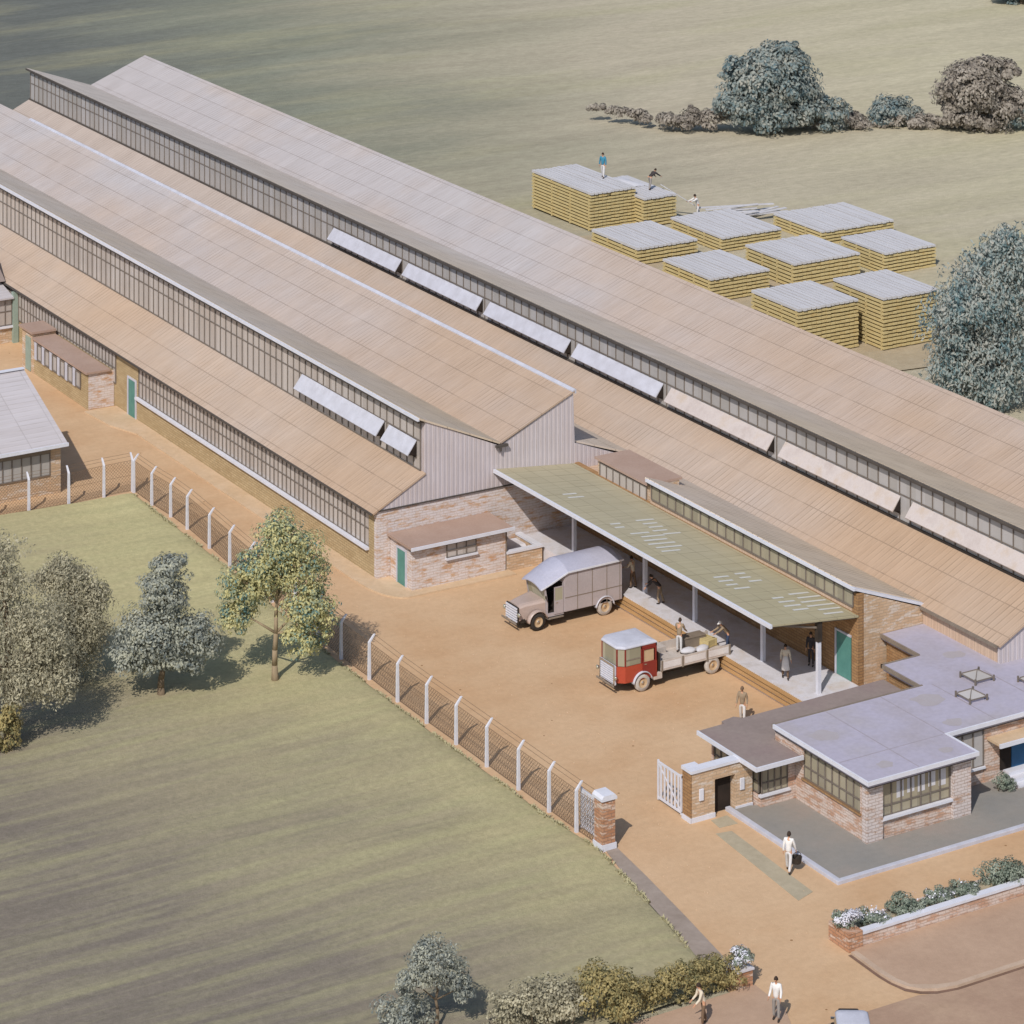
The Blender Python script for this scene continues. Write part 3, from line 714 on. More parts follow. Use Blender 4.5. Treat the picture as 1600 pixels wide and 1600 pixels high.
# lower block
m = MB(); m.box(1.6, 3.58, -35.15, -34.95, 0, .62); m.box(1.6, 1.8, -34.94, -31.2, 0, .62); m.box(1.6, 12.4, -31.2, -31.05, 0, 2.3); m.box(3.2, 3.58, -35.15, -34.95, .62, 2.3)
m.build('low_walls', M['brick_red'], F, world=True)
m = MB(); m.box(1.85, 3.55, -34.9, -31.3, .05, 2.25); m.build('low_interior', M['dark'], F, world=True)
gw = glazing(F, 'y', -35.02, 1.68, 3.18, .72, 2.25, .42, M['glass_green'], 'window', (.32,), barw=.05)
m = MB(); m.box(1.5, 3.25, -35.26, -35.06, .62, .72); m.build('window_sill', M['white'], gw, world=True)
glazing(F, 'x', 1.72, -34.9, -31.25, .72, 2.25, .5, M['glass_green'], 'window', (.32,), barw=.05)
LR = [(.78, -35.95), (3.36, -35.95), (3.36, -33.7), (12.25, -33.7), (12.25, -30.75), (3.5, -30.95), (3.2, -30.6), (2.4, -30.75), (2.35, -31.05), (.78, -31.1)]
m = MB(); m.prism(LR, 'z', 2.3, 2.47); lr = m.build('low_roof', M['felt_dark'], F, world=True)
m = MB(); m.box(.69, .775, -36.04, -31.1, 2.3, 2.5); m.box(.776, 3.45, -36.04, -35.955, 2.3, 2.5); m.build('fascia', M['white'], lr, world=True)
m = MB(); m.box(.8, 3.34, -35.9, -31.2, 2.24, 2.295); m.build('soffit', M['gutter'], lr, world=True)
jt = MB()
for q in [(x - .03, x + .03, -38.7, -33.8) for x in (6.4, 9.75, 12.9, 16.2)] + [(3.5, 9.6, -38.8, -38.74), (6.37, 6.43, -41.0, -38.81)]:
    jt = MB(); jt.box(*q, 3.161, 3.168); jt.build('felt_joint', M['felt_joint'], ro, world=True)

pd = MB()
for (x, y, r_) in ((5.2, -40.0, .45), (4.6, -36.0, .7), (8.6, -40.2, .35), (11.5, -35.2, .8), (10.9, -37.9, .5), (16.2, -31.5, .6)):
    pd = MB(); pd.add([(x + r_ * math.cos(a) * (1 + .5 * noise.noise(Vector((math.cos(a) * 1.5, math.sin(a) * 1.5, x)))), y + r_ * .8 * math.sin(a) * (1 + .5 * noise.noise(Vector((math.cos(a) * 1.5 + 4, math.sin(a) * 1.5, x)))), 3.165) for a in [rad(q) for q in range(0, 360, 15)]], [tuple(range(24))])
    pd.build('ponding_stain', M['felt_stain'], ro, world=True)
# roof lanterns
for (x, y, s) in ((15.2, -34.5, .52), (13.45, -36.2, .48), (17.3, -36.4, .52)):
    m = MB(); z = 3.16
    m.add([(x - s, y - s, z + .2), (x + s, y - s, z + .2), (x + s, y + s, z + .2), (x - s, y + s, z + .2), (x, y, z + .46)], [(0, 1, 4), (1, 2, 4), (2, 3, 4), (3, 0, 4), (3, 2, 1, 0)])
    ln = m.build('roof_lantern', M['glass_far'], F, world=True)
    m = MB()
    for i, j in ((-1, -1), (1, -1), (1, 1), (-1, 1)):
        m.box(x + i * s * 1.12 - .04, x + i * s * 1.12 + .04, y + j * s * 1.12 - .04, y + j * s * 1.12 + .04, z, z + .3)
        m.bar((x + i * s, y + j * s, z + .24), (x, y, z + .50), .035, .035)
    for i in (-1, 1):
        m.box(x - s * 1.1, x + s * 1.1, y + i * s - .04, y + i * s + .04, z + .15, z + .2); m.box(x + i * s - .04, x + i * s + .04, y - s * 1.1, y + s * 1.1, z + .145, z + .195)
    m.build('lantern_frame', M['bars'], ln, world=True)
    m = MB(); m.box(x - s * .9, x + s * .9, y - s * .9, y + s * .9, z, z + .14); m.build('lantern_kerb', M['felt_grey'], ln, world=True)
# porch
m = MB(); m.box(12.5, 26, -39.5, -38.51, 2.18, 2.3); po = m.build('porch_roof', M['apron'], F, world=True)
m = MB(); m.box(12.45, 26, -39.6, -39.505, 2.14, 2.33); m.build('fascia', M['white'], po, world=True)
m = MB(); m.box(14.0, 17.5, -38.56, -38.51, .55, 2.1); dd = m.build('door', M['blue_paint'], F, world=True)
m = MB(); m.box(13.3, 13.97, -38.55, -38.505, .55, 2.12); m.build('door_recess', M['dark'], dd, world=True)
st = MB()
for i in range(3): st.box(13.5, 20, -38.52 - .42 * (3 - i), -38.52 - .42 * (2 - i) - (0 if i < 2 else .0), .0, .2 + .17 * i)
st.build('front_steps', M['white'], F, world=True)

# ------------------------------------------------------------------ gate wall, gates, piers
G = thing('gate_wall', 'tan brick gateway wall with white coping and a dark open doorway beside the office', 'gateway', (-1.95, -34.6, 0))
m = MB(); m.box(-1.95, -.66, -34.6, -34.2, 0, 2.3); m.box(.5, 1.5, -34.6, -34.2, 0, 2.3); m.box(-.66, .5, -34.6, -34.2, 1.75, 2.3)
m.build('brickwork', M['brick_tan'], G, world=True)
m = MB(); m.box(-2.02, -1.955, -34.58, -33.9, 0, 2.3); m.box(-1.955, -1.5, -34.19, -33.9, 0, 2.3); m.build('side_return', M['brick_dark'], G, world=True)
m = MB(); m.box(-2.06, 1.58, -34.68, -34.14, 2.3, 2.44); m.box(-2.06, -1.3, -34.13, -33.84, 2.3, 2.46); m.build('coping', M['white'], G, world=True)
m = MB(); m.box(-2.0, -.66, -34.66, -34.605, 0, .22); m.box(.5, 1.5, -34.66, -34.605, 0, .22); m.box(-2.08, -2.025, -34.64, -33.9, 0, .22); m.build('plinth', M['white'], G, world=True)
m = MB(); m.box(-.64, .48, -34.24, -34.2, .03, 1.72); dd = m.build('door', M['dark'], G, world=True)  # no door leaf: dark panel painted as the shade inside the open doorway
for x in (-1.45, .88):
    m = MB(); m.box(x - .12, x + .12, -34.68, -34.605, .95, 1.5); m.build('wall_panel', M['white'], G, world=True, bevel=.02)
def gate(label, x, y0, y1, h):
    o = thing('entrance_gate', label, 'gate', (x, y0, 0), 0, 'white slatted gates of the yard entrance')
    n = 7; s = -1 if y1 < y0 else 1; Ln = abs(y1 - y0)
    m = MB()
    for z in (.12, h - .1): m.box(-.03, .03, *sorted((0, s * Ln)), z, z + .1)
    m.box(-.035, .035, *sorted((0, s * .1)), .06, h + .05); m.box(-.035, .035, *sorted((s * (Ln - .1), s * Ln)), .06, h + .05)
    m.build('frame', M['white'], o)
    m = MB()
    for i in range(1, n):
        y = s * Ln * i / n; m.box(-.022, .022, y - .06, y + .06, .2, h - .08)
    m.build('slats', M['white'], o)
    m = MB(); m.bar((0, s * .1, .25), (0, s * (Ln - .1), h - .15), .03, .07); m.build('brace', M['white'], o)
gate('white slatted gate hung on the brick gateway wall, folded back into the yard', -1.98, -33.8, -31.75, 1.9)
gate('white slatted gate folded back behind the brick pier, along the wire fence', -6.7, -34.05, -32.4, 1.9)
P = thing('gate_pier', 'square brick gate pier with white cap and base at the end of the wire fence', 'gate pier', (-6.8, -34.6, 0))
m = MB(); m.box(-7.15, -6.45, -34.95, -34.25, .3, 2.3); m.build('brickwork', M['brick_gate'], P, world=True)
m = MB(); m.prism([(-7.22, 2.3), (-6.38, 2.3), (-6.38, 2.42), (-6.5, 2.55), (-7.1, 2.55), (-7.22, 2.42)], 'y', -35.02, -34.18); m.build('cap', M['white'], P, world=True)
m = MB(); m.box(-7.2, -6.4, -35.0, -34.2, 0, .3); m.build('plinth', M['white'], P, world=True)

# ------------------------------------------------------------------ fences
def fence(label, pts, group, lean):
    o = thing('chain_link_fence', label, 'fence', (pts[0][0], pts[0][1], 0), 0, group)
    h = 1.95
    for (x, y) in pts:
        m = MB(); a = .075
        m.loft([[(x - a, y - a, -.1), (x + a, y - a, -.1), (x + a, y + a, -.1), (x - a, y + a, -.1)],
                [(x - a * .8, y - a * .8, h), (x + a * .8, y - a * .8, h), (x + a * .8, y + a * .8, h), (x - a * .8, y + a * .8, h)],
                [(x + lean[0] * .3 - a * .6, y + lean[1] * .3 - a * .6, h + .38), (x + lean[0] * .3 + a * .6, y + lean[1] * .3 - a * .6, h + .38), (x + lean[0] * .3 + a * .6, y + lean[1] * .3 + a * .6, h + .38), (x + lean[0] * .3 - a * .6, y + lean[1] * .3 + a * .6, h + .38)]])
        m.build('fence_post', M['post'], o, world=True)
    net = MB(); wr = MB(); hh = 1.85; k = .21; r = .013
    for (x0, y0), (x1, y1) in zip(pts, pts[1:]):
        Ln = math.hypot(x1 - x0, y1 - y0); ux, uy = (x1 - x0) / Ln, (y1 - y0) / Ln
        def Q(s, z): return (x0 + ux * s + lean[0] * .09, y0 + uy * s + lean[1] * .09, z)
        s = -hh
        while s < Ln:
            a, b = max(0, s), min(Ln, s + hh)
            if b - a > .02:
                net.bar(Q(a, .06 + a - s), Q(b, .06 + b - s), r, r); net.bar(Q(a, .06 + hh - (a - s)), Q(b, .06 + hh - (b - s)), r, r)
            s += k
        for z, d in ((.08, 0), (1.0, 0), (hh + .06, 0), (2.12, .13), (2.28, .25)):
            wr.bar((x0 + lean[0] * (.09 + d), y0 + lean[1] * (.09 + d), z), (x1 + lean[0] * (.09 + d), y1 + lean[1] * (.09 + d), z), .014, .014)
    net.build('wire_netting', M['wire'], o, world=True); wr.build('strand_wire', M['wire'], o, world=True)
fence('chain link fence on white concrete posts across the top of the lawn, by the workshop', [(-23.0, 20.6), (-20.4, 20.6), (-17.8, 20.6), (-15.25, 20.55), (-12.68, 20.6), (-10.16, 20.45), (-7.77, 20.65), (-5.85, 20.7)], 'chain link fences round the lawn', (0, 1))
fence('chain link fence on cranked white posts between the lawn and the sandy yard', [(-5.85, 20.5), (-5.86, 17.82), (-5.72, 15.39), (-5.75, 12.98), (-5.97, 9.46), (-6.2, 6.25), (-6.4, 3.2), (-6.55, .1), (-6.7, -3.0), (-6.85, -6.0), (-6.99, -8.97), (-7.0, -12.13), (-7.1, -15.37), (-7.12, -18.45), (-7.1, -21.4), (-7.1, -24.4), (-7.1, -27.4), (-7.1, -30.2), (-7.1, -32.63), (-7.05, -34.25)], 'chain link fences round the lawn', (1, 0))

# ------------------------------------------------------------------ planter wall and left pier
Pw = thing('planter_wall', 'low brick planter wall with white coping along the pavement in front of the office', 'wall', (-3.2, -48.2, 0))
m = MB(); m.box(-2.45, 26, -48.3, -48.05, 0, .62); m.box(-2.45, 26, -47.0, -46.85, 0, .55); m.build('brickwork', M['brick_red'], Pw, world=True)
m = MB(); m.box(-3.2, -2.46, -48.35, -46.9, 0, .8); m.build('end_pier', M['brick_gate'], Pw, world=True)
m = MB(); m.box(-2.45, 26, -48.36, -48.0, .62, .74); m.build('coping', M['white'], Pw, world=True)
m = MB(); m.box(-2.44, 26, -48.0, -47.02, .05, .5); m.build('planting_soil', M['soil'], Pw, world=True)
Lp = thing('boundary_pier', 'low brick pier under a white flowering bush at the hedge end', 'pier', (-8.75, -48.2, 0))
m = MB(); m.box(-9.15, -8.4, -48.6, -47.85, 0, .75); m.build('brickwork', M['brick_gate'], Lp, world=True)
m = MB(); m.box(-9.2, -8.35, -48.65, -47.8, .75, .83); m.build('cap', M['conc'], Lp, world=True)

# ------------------------------------------------------------------ timber stacks
def stack(label, x0, y0, wx, wy, h, z0=0, pitch=.27, bw=.42):
    h *= 1.14; wx += .25; x0 -= .1; wy += .3
    o = thing('timber_stack', label, 'timber stack', (x0, y0, z0), 0, 'timber stacks beyond the sheds')
    n = max(2, round(h / pitch)); p = h / n; t = p * .62
    nb = max(4, round(wx / bw)); b = wx / nb
    bd, tp = MB(), MB(); sp = bd
    rr = random.Random(int(x0 * 31 + y0 * 7))
    for L in range(n):
        for i in range(nb):
            j = rr.uniform(0, .10); e = rr.uniform(-.03, .06); z = L * p + p * .38
            if L == n - 1:
                g_ = rr.uniform(.03, .09); dz = rr.uniform(-.03, .03)
                tp.box(i * b + .015, (i + 1) * b - g_ - .03, j - rr.uniform(0, .12), wy + e, z, z + t + dz)
            else: bd.box(i * b + .012, (i + 1) * b - .018, j, wy + e, z, z + t - rr.uniform(0, .02))
        if rr.random() < .8:
            for s in range(4):
                y = .25 + s * (wy - .55) / 3; sp.box(-.02, wx + rr.uniform(0, .1), y, y + .09, L * p, L * p + p * .38 - .004)
    bd.build('boards', M['timber'], o); tp.build('top_boards', M['timber_top'], o)
    return o
stack('tallest far timber stack with blue-shirted man at its back corner', 51.6, 58.7, 4.2, 8.9, 2.75)
stack('half-built timber stack joined to the tall far stack, workman bending on top', 55.95, 57.4, 3.0, 7.0, 2.15)
stack('low timber stack in front of the tall far stack, beside the shed ridge', 49.1, 47.9, 5.5, 6.4, 1.25)
stack('low timber stack next to the loose planks, second row from the back', 56.9, 47.6, 5.6, 7.0, 1.15)
stack('wide flat timber stack furthest right in the back row', 65.0, 45.2, 7.0, 6.4, 1.1)
stack('mid-height timber stack nearest the shed ridge, third row', 48.1, 36.4, 5.2, 6.2, 1.65)
stack('timber stack in the middle of the yard, gaps both sides', 55.7, 36.3, 6.1, 6.1, 1.75)
stack('timber stack at the right of the third row, near the round tree', 63.9, 35.7, 4.8, 5.3, 1.6)
stack('tall timber stack in the front row, next to the shed ridge', 45.5, 21.8, 5.1, 5.4, 3.06)
stack('tallest front timber stack, partly behind the leafy blue-green tree', 51.8, 20.2, 4.7, 5.7, 3.3)
lp = thing('loose_planks', 'heap of pale loose planks lying behind the low timber stack', 'planks', (64, 55.5, 0))
m = MB(); rr = random.Random(5)
for i in range(16):
    a = rr.uniform(-.5, .25); x = rr.uniform(-1.2, 1.5); y = rr.uniform(-1, 2.0); z = .1 + .06 * i * .7
    c, s = math.cos(a), math.sin(a); l = rr.uniform(2.2, 3.4)
    m.bar((x - c * l, y - s * l, z), (x + c * l, y + s * l, z + rr.uniform(-.03, .2)), .3, .07)
m.build('planks', M['timber_top'], lp)
# canvas sheet on the half-built stack
m = MB(); pts = []
for j in range(9):
    for i in range(9):
        u, v = i / 8, j / 8
        pts.append((56.1 + u * 2.2 + .2 * math.sin(v * 9), 61.0 + v * 3.4, 2.47 + .28 * math.sin(math.pi * u) * math.sin(math.pi * v) + .06 * noise.noise(Vector((u * 5, v * 5, 0)))))
m.add(pts, [(j * 9 + i, j * 9 + i + 1, (j + 1) * 9 + i + 1, (j + 1) * 9 + i) for j in range(8) for i in range(8)])
tag(m.build('canvas_sheet', M['sack'], smooth=True), 'white canvas sheet laid on top of the half-built timber stack', 'canvas sheet')

# ------------------------------------------------------------------ vehicles
def wheel(parent, c, r, wdt, side, tyre, twin=False):
    m = MB(); h = wdt / 2
    m.lathe([(r * .58, -h), (r * .9, -h), (r * .985, -h * .6), (r, 0), (r * .985, h * .6), (r * .9, h), (r * .58, h), (r * .58, -h)], c, 'y', 24)
    wl = m.build('wheel', tyre, parent, smooth=True)
    k = MB(); s = side
    k.lathe([(0, s * h * .75), (r * .16, s * h * .75), (r * .2, s * h * .5), (r * .45, s * h * .35), (r * .56, s * h * .8), (r * .585, s * h * .8)], c, 'y', 20)
    k.build('rim', M['rim'], wl, smooth=True)
    q = MB(); q.lathe([(0, s * h * .95), (r * .12, s * h * .92), (r * .16, s * h * .76)], c, 'y', 12); q.build('hub_cap', M['chrome'], wl, smooth=True)
def mudguard(parent, c, r, y0, y1, a0, a1, mat, th=.04):
    m = MB(); n = 14; rings = []
    for i in range(n + 1):
        t = rad(a0 + (a1 - a0) * i / n); ca, sa = math.cos(t), math.sin(t)
        rings.append([(c[0] + ca * r, y0, c[2] + sa * r), (c[0] + ca * r, y1, c[2] + sa * r), (c[0] + ca * (r + th), y1, c[2] + sa * (r + th)), (c[0] + ca * (r + th * 1.6), (y0 + y1) / 2, c[2] + sa * (r + th * 1.6)), (c[0] + ca * (r + th), y0, c[2] + sa * (r + th))])
    m.loft(rings); return m.build('mudguard', mat, parent, smooth=True)
def lamp(parent, c, r=.12):
    m = MB(); m.lathe([(0, .12), (r * .6, .1), (r, 0), (r * 1.02, -.03), (r * .9, -.035)], c, 'x', 14)
    l = m.build('headlight', M['chrome'], parent, smooth=True)
    k = MB(); k.lathe([(r * .9, -.03), (r * .5, -.06), (0, -.07)], c, 'x', 14); k.build('lens', M['screen'], l, smooth=True)
def arch(x, y0, y1, ze, zc, n=10, th=.06):
    up = [(x, y0 + (y1 - y0) * i / n, ze + (zc - ze) * (1 - abs(2 * i / n - 1) ** 2.3)) for i in range(n + 1)]
    return up + [(x, p[1], p[2] - th) for p in reversed(up)]

V = thing('delivery_van', 'dusty mauve delivery van with lilac roof and white grille, backed up to the dock', 'van', (2.9, -11.05, 0))
Wd = 2.15
m = MB(); m.box(.3, 6.35, .45, 1.7, .42, .62); m.box(2.2, 6.4, .1, 2.05, .58, .7); m.build('chassis', M['chassis'], V)
m = MB()
def ring(x, y0, y1, z0, z1, c=.14):
    return [(x, y0, z0), (x, y1, z0), (x, y1, z1 - c), (x, y1 - c * .6, z1 - c * .35), (x, y1 - c * 1.6, z1), (x, y0 + c * 1.6, z1), (x, y0 + c * .6, z1 - c * .35), (x, y0, z1 - c)]
m.loft([ring(.16, .5, 1.65, .55, 1.34), ring(.6, .44, 1.71, .55, 1.42), ring(1.66, .2, 1.95, .6, 1.52)]); m.build('bonnet', M['van_hood'], V)
m = MB(); m.box(.06, .155, .46, 1.69, .46, 1.3); gr = m.build('radiator_grille', M['chassis'], V, bevel=.03)
m = MB()
for i in range(6): m.box(.0, .056, .5, 1.65, .5 + i * .135, .585 + i * .135)
m.build('grille_bars', M['white'], gr)
m = MB(); m.box(-.16, -.1, .3, 1.85, .44, .54); m.box(-.1, .2, .6, .68, .45, .53); m.box(-.1, .2, 1.45, 1.53, .45, .53); m.build('bumper', M['steel'], V, bevel=.02)
# cab: sill, scuttle, door, pillars
m = MB()
m.box(1.67, 2.75, .06, 2.09, .6, .78)
m.box(1.67, 1.75, .08, 2.07, .78, 1.45)
m.box(1.67, 2.75, 2.03, 2.09, .78, 1.5); m.box(2.7, 2.75, .06, 2.09, .78, 2.6)
m.bar((1.7, .12, 1.45), (1.55, .12, 2.28), .08, .08); m.bar((1.7, 2.03, 1.45), (1.55, 2.03, 2.28), .08, .08)
m.build('cab', M['van'], V)
m = MB(); m.box(1.8, 2.68, .5, 1.95, .8, 1.0); m.box(2.45, 2.68, .4, 1.95, 1.0, 1.6); m.build('seat', M['dark'], V)
m = MB(); m.box(1.76, 2.69, .14, 2.0, .785, .80); m.box(2.66, 2.69, .14, 2.0, .8, 2.3); m.build('cab_lining', M['dark'], V)
m = MB(); m.prism([(1.68, 1.47), (1.71, 1.47), (1.58, 2.26), (1.55, 2.26)], 'y', .17, 1.98); m.build('windscreen', M['screen'], V)
m = MB(); m.box(2.12, 2.72, .02, .055, .7, 1.42); m.box(2.12, 2.17, .02, .055, 1.42, 2.15); m.box(2.66, 2.72, .02, .055, 1.42, 2.15); m.box(2.17, 2.66, .02, .055, 2.1, 2.16)
dr = m.build('door', M['van'], V)
m = MB(); m.box(2.17, 2.66, .03, .045, 1.42, 2.1); m.build('door_window', M['screen'], dr)
m = MB(); m.box(2.2, 2.34, -.01, .02, 1.3, 1.33); m.build('handle', M['chrome'], dr)
m = MB(); m.box(2.76, 6.5, .0, Wd, .7, 2.84); bx = m.build('cargo_body', M['van'], V, bevel=.03)
m = MB()
for x in (3.6, 4.55, 5.5, 6.35): m.box(x - .02, x + .02, -.012, -.003, .74, 2.78)
m.box(2.8, 6.48, -.016, -.004, 1.45, 1.49); m.build('body_strip', M['steel'], bx)
m = MB(); m.loft([arch(1.28, .1, 2.05, 2.16, 2.36), arch(1.5, .04, 2.11, 2.27, 2.56), arch(1.9, .0, 2.15, 2.42, 2.86), arch(2.5, -.03, 2.18, 2.68, 3.12), arch(2.95, -.05, 2.2, 2.86, 3.26), arch(6.3, -.05, 2.2, 2.9, 3.3), arch(6.56, -.03, 2.18, 2.88, 3.22)])
rf = m.build('roof', M['van_roof'], V, smooth=False)
m = MB(); m.bar((2.95, -.09, 2.86), (6.55, -.09, 2.89), .05, .09); m.bar((1.9, -.05, 2.41), (2.95, -.09, 2.86), .05, .08); m.bar((1.3, .06, 2.14), (1.9, -.05, 2.41), .05, .07); m.build('gutter_rail', M['white'], rf)
for (x, y, s) in ((1.1, .1, -1), (1.1, 2.0, 1), (5.4, .12, -1), (5.4, 2.02, 1)): wheel(V, (x, y, .48), .48, .24, s, M['tyre'] if x < 2 else M['tyre_pale'])
for y0, y1 in ((-.06, .3), (1.85, 2.2)): mudguard(V, (1.1, 0, .48), .56, y0, y1, 15, 178, M['van_hood']); mudguard(V, (5.4, 0, .48), .56, y0, y1 , 5, 175, M['white_dirty'])
m = MB(); m.box(1.7, 2.7, -.05, .3, .5, .54); m.build('running_board', M['steel'], V)
lamp(V, (.05, .32, .95)); lamp(V, (.05, 1.85, .95))
m = MB(); m.tube((1.66, .0, 1.5), (1.5, -.12, 1.75), .015); m.ball((1.5, -.13, 1.78), (.03, .08, .1)); m.build('mirror', M['chassis'], V)
m = MB(); m.box(6.5, 6.62, .3, 1.85, .6, .7); m.box(6.5, 6.6, .0, .2, .75, .95); m.build('rear_step', M['chassis'], V)

T = thing('flatbed_lorry', 'red-cabbed flatbed lorry with white roof and drop sides backed up to the dock', 'lorry', (2.9, -20.75, 0))
m = MB(); m.box(.2, 6.9, .5, 1.65, .45, .65); m.box(2.6, 6.95, .2, 1.95, .66, .8); m.build('chassis', M['chassis'], T)
m = MB(); m.box(.0, .09, .34, 1.78, .5, 1.5); gr = m.build('radiator_grille', M['white_dirty'], T, bevel=.03)
m = MB()
for i in range(7): m.box(-.04, -.004, .45, 1.67, .62 + i * .115, .68 + i * .115)
m.build('grille_bars', M['white'], gr)
m = MB()
for y in (.36, 1.7): m.box(-.05, -.006, y, y + .07, .5, 1.5)
m.box(-.05, -.006, .44, 1.69, 1.44, 1.52); m.build('grille_surround', M['chrome'], gr)
foot = [(.1, .32), (.1, 1.8), (.45, 2.08), (2.4, 2.08), (2.4, .04), (.45, .04)]
m = MB(); m.prism(foot, 'z', .62, 1.45); m.build('cab', M['red'], T)
m = MB()
for (x, y) in ((.14, .36), (.14, 1.76), (.47, .09), (.47, 2.03), (1.45, .08), (1.45, 2.04), (2.36, .08), (2.36, 2.04)): m.box(x - .035, x + .035, y - .035, y + .035, 1.45, 2.36)
m.box(1.42, 2.4, .045, .11, 2.2, 2.36); m.box(2.34, 2.4, .12, 2.0, 1.45, 2.36); m.build('cab_pillars', M['red_dark'], T)
m = MB(); m.box(.13, .15, .4, 1.73, 1.47, 2.34); m.build('windscreen', M['screen'], T)
for q in ((.16, .34, .45, .1, .07), (.16, 1.78, .45, 2.02, 2.035)):
    m = MB(); m.bar((q[0], q[1], 1.9), (q[2], q[3], 1.9), .012, .86); m.box(.5, 1.41, q[4], q[4] + .015, 1.47, 2.34); m.build('side_glass', M['screen'], T)
m = MB(); m.box(.5, 1.42, .052, .068, 1.74, 1.8); m.build('glass_rail', M['steel'], T)
m = MB(); m.box(1.5, 2.32, -.005, .035, .7, 1.5); m.box(1.5, 1.56, -.005, .035, 1.5, 2.2); m.box(2.26, 2.32, -.005, .035, 1.5, 2.2); m.box(1.56, 2.26, -.005, .035, 2.14, 2.2); dr = m.build('door', M['red_dark'], T)
m = MB(); m.box(1.6, 2.2, .04, .2, 1.46, 2.1); m.build('door_lining', M['rim'], dr)
m = MB(); m.box(1.58, 1.72, -.04, -.006, 1.38, 1.42); m.build('handle', M['chrome'], dr)
m = MB()
def rr_(x, y0, y1, z, c): return [(x[0], y0 + c, z), (x[1], y0, z), (x[1], y1, z), (x[0], y1 - c, z)]
fo = [(.07, .33), (.07, 1.79), (.43, 2.09), (2.42, 2.09), (2.42, .03), (.43, .03)]
def inset(p, k): return [(1.2 + (x - 1.2) * k, 1.06 + (y - 1.06) * k) for x, y in p]
m.loft([[(x, y, 2.365) for x, y in fo], [(x, y, 2.41) for x, y in inset(fo, 1.0)], [(x, y, 2.48) for x, y in inset(fo, .93)], [(x, y, 2.53) for x, y in inset(fo, .72)], [(x, y, 2.55) for x, y in inset(fo, .4)]])
m.build('roof', M['white_dirty'], T)
m = MB()
for i in range(8): m.box(2.62, 7.0, .03 + i * .26, .275 + i * .26, .86, .95)
bd = m.build('load_bed', M['bed'], T)
for y0, y1, s in ((-.03, .03, -1), (2.07, 2.13, 1)):
    m = MB(); m.box(2.62, 7.0, y0, y1, .84, 1.36); sd = m.build('drop_side', M['bed'], T)
    q = MB()
    yy = (y0 - .016, y0 - .003) if s < 0 else (y1 + .003, y1 + .016)
    for a, b in ((2.75, 3.85), (4.1, 5.4), (5.6, 6.85)): q.box(a, b, *yy, .95, 1.27)
    q.build('side_panel', M['bedpanel'], sd)
    q = MB()
    yy = (y0 - .034, y0 - .018) if s < 0 else (y1 + .018, y1 + .034)
    for x in (2.66, 3.96, 5.5, 6.92): q.box(x - .05, x + .05, *yy, .8, 1.38)
    q.build('stake', M['steel'], sd)
m = MB(); m.box(2.55, 2.61, .05, 2.05, .84, 1.75); m.build('headboard', M['chassis'], T)
for (x, y, s) in ((1.5, .1, -1), (1.5, 2.0, 1), (5.9, .12, -1), (5.9, 2.0, 1)): wheel(T, (x, y, .46), .46, .24, s, M['tyre_pale'])
for y0, y1 in ((-.08, .3), (1.85, 2.2)): mudguard(T, (1.5, 0, .46), .55, y0, y1, 12, 176, M['white_dirty'] if y0 < 0 else M['red'])
m = MB(); m.box(-.16, -.1, .25, 1.9, .44, .54); m.box(-.1, .3, .5, .58, .45, .53); m.box(-.1, .3, 1.5, 1.58, .45, .53); m.build('bumper', M['steel'], T, bevel=.02)
lamp(T, (-.06, .2, .95), .11); lamp(T, (-.06, 1.92, .95), .11)
m = MB(); m.box(2.2, 2.75, .05, .45, .42, .78); m.build('fuel_tank', M['bed'], T, bevel=.04)

# load on the lorry
def sackobj(label, x, y, z, rz, grp=None):
    m = MB(); m.ball((0, 0, .14), (.45, .27, .15), 14, 9)
    m.v = [(p[0] + .03 * noise.noise(Vector(p) * 6), p[1] * (1 - .25 * abs(p[0] / .45) ** 3), p[2] + .03 * noise.noise(Vector(p) * 4 + Vector((3, 0, 0)))) for p in m.v]
    o = m.build('sack', M['sack'], smooth=True); o.location = (x, y, z); o.rotation_euler = (0, 0, rz)
    return tag(o, label, 'sack', grp)
sackobj('white sack lying on the lorry bed near its rear end', 8.7, -19.9, .96, .3)
sackobj('white sack on the lorry bed behind the standing man', 7.9, -19.75, .96, -.2)
m = MB(); m.box(-.75, .75, -.3, .3, 0, .5); m.box(-.78, .78, -.33, .33, .5, .54)
o = m.build('packing_case', M['steel'], bevel=.015); o.location = (8.6, -18.95, .96); tag(o, 'long grey packing case on the far side of the lorry bed', 'packing case')

for (x, y, a, b, c, rz, lb) in ((6.3, -19.0, .45, .35, .4, .1, 'small wooden crate on the lorry bed behind the cab, on the far side'), (6.25, -20.1, .5, .4, .3, -.15, 'low wooden crate on the lorry bed behind the cab, on the near side'), (9.35, -19.35, .35, .4, .35, .25, 'small wooden crate at the tail of the lorry bed')):
    m = MB(); m.box(-a, a, -b, b, .02, c)
    for q in (-a, a - .08): m.box(q, q + .08, -b - .025, -b - .003, 0, c + .02); m.box(q, q + .08, b + .003, b + .025, 0, c + .02)
    for q in range(4): m.box(-a - .01, a + .01, -b + q * b / 2 + .01, -b + (q + 1) * b / 2 - .015, c + .003, c + .03)
    o = m.build('crate', M['timber'] if x > 9 else M['bed']); o.location = (x, y, .96); o.rotation_euler = (0, 0, rz); tag(o, lb, 'crate', 'crates on the lorry bed')
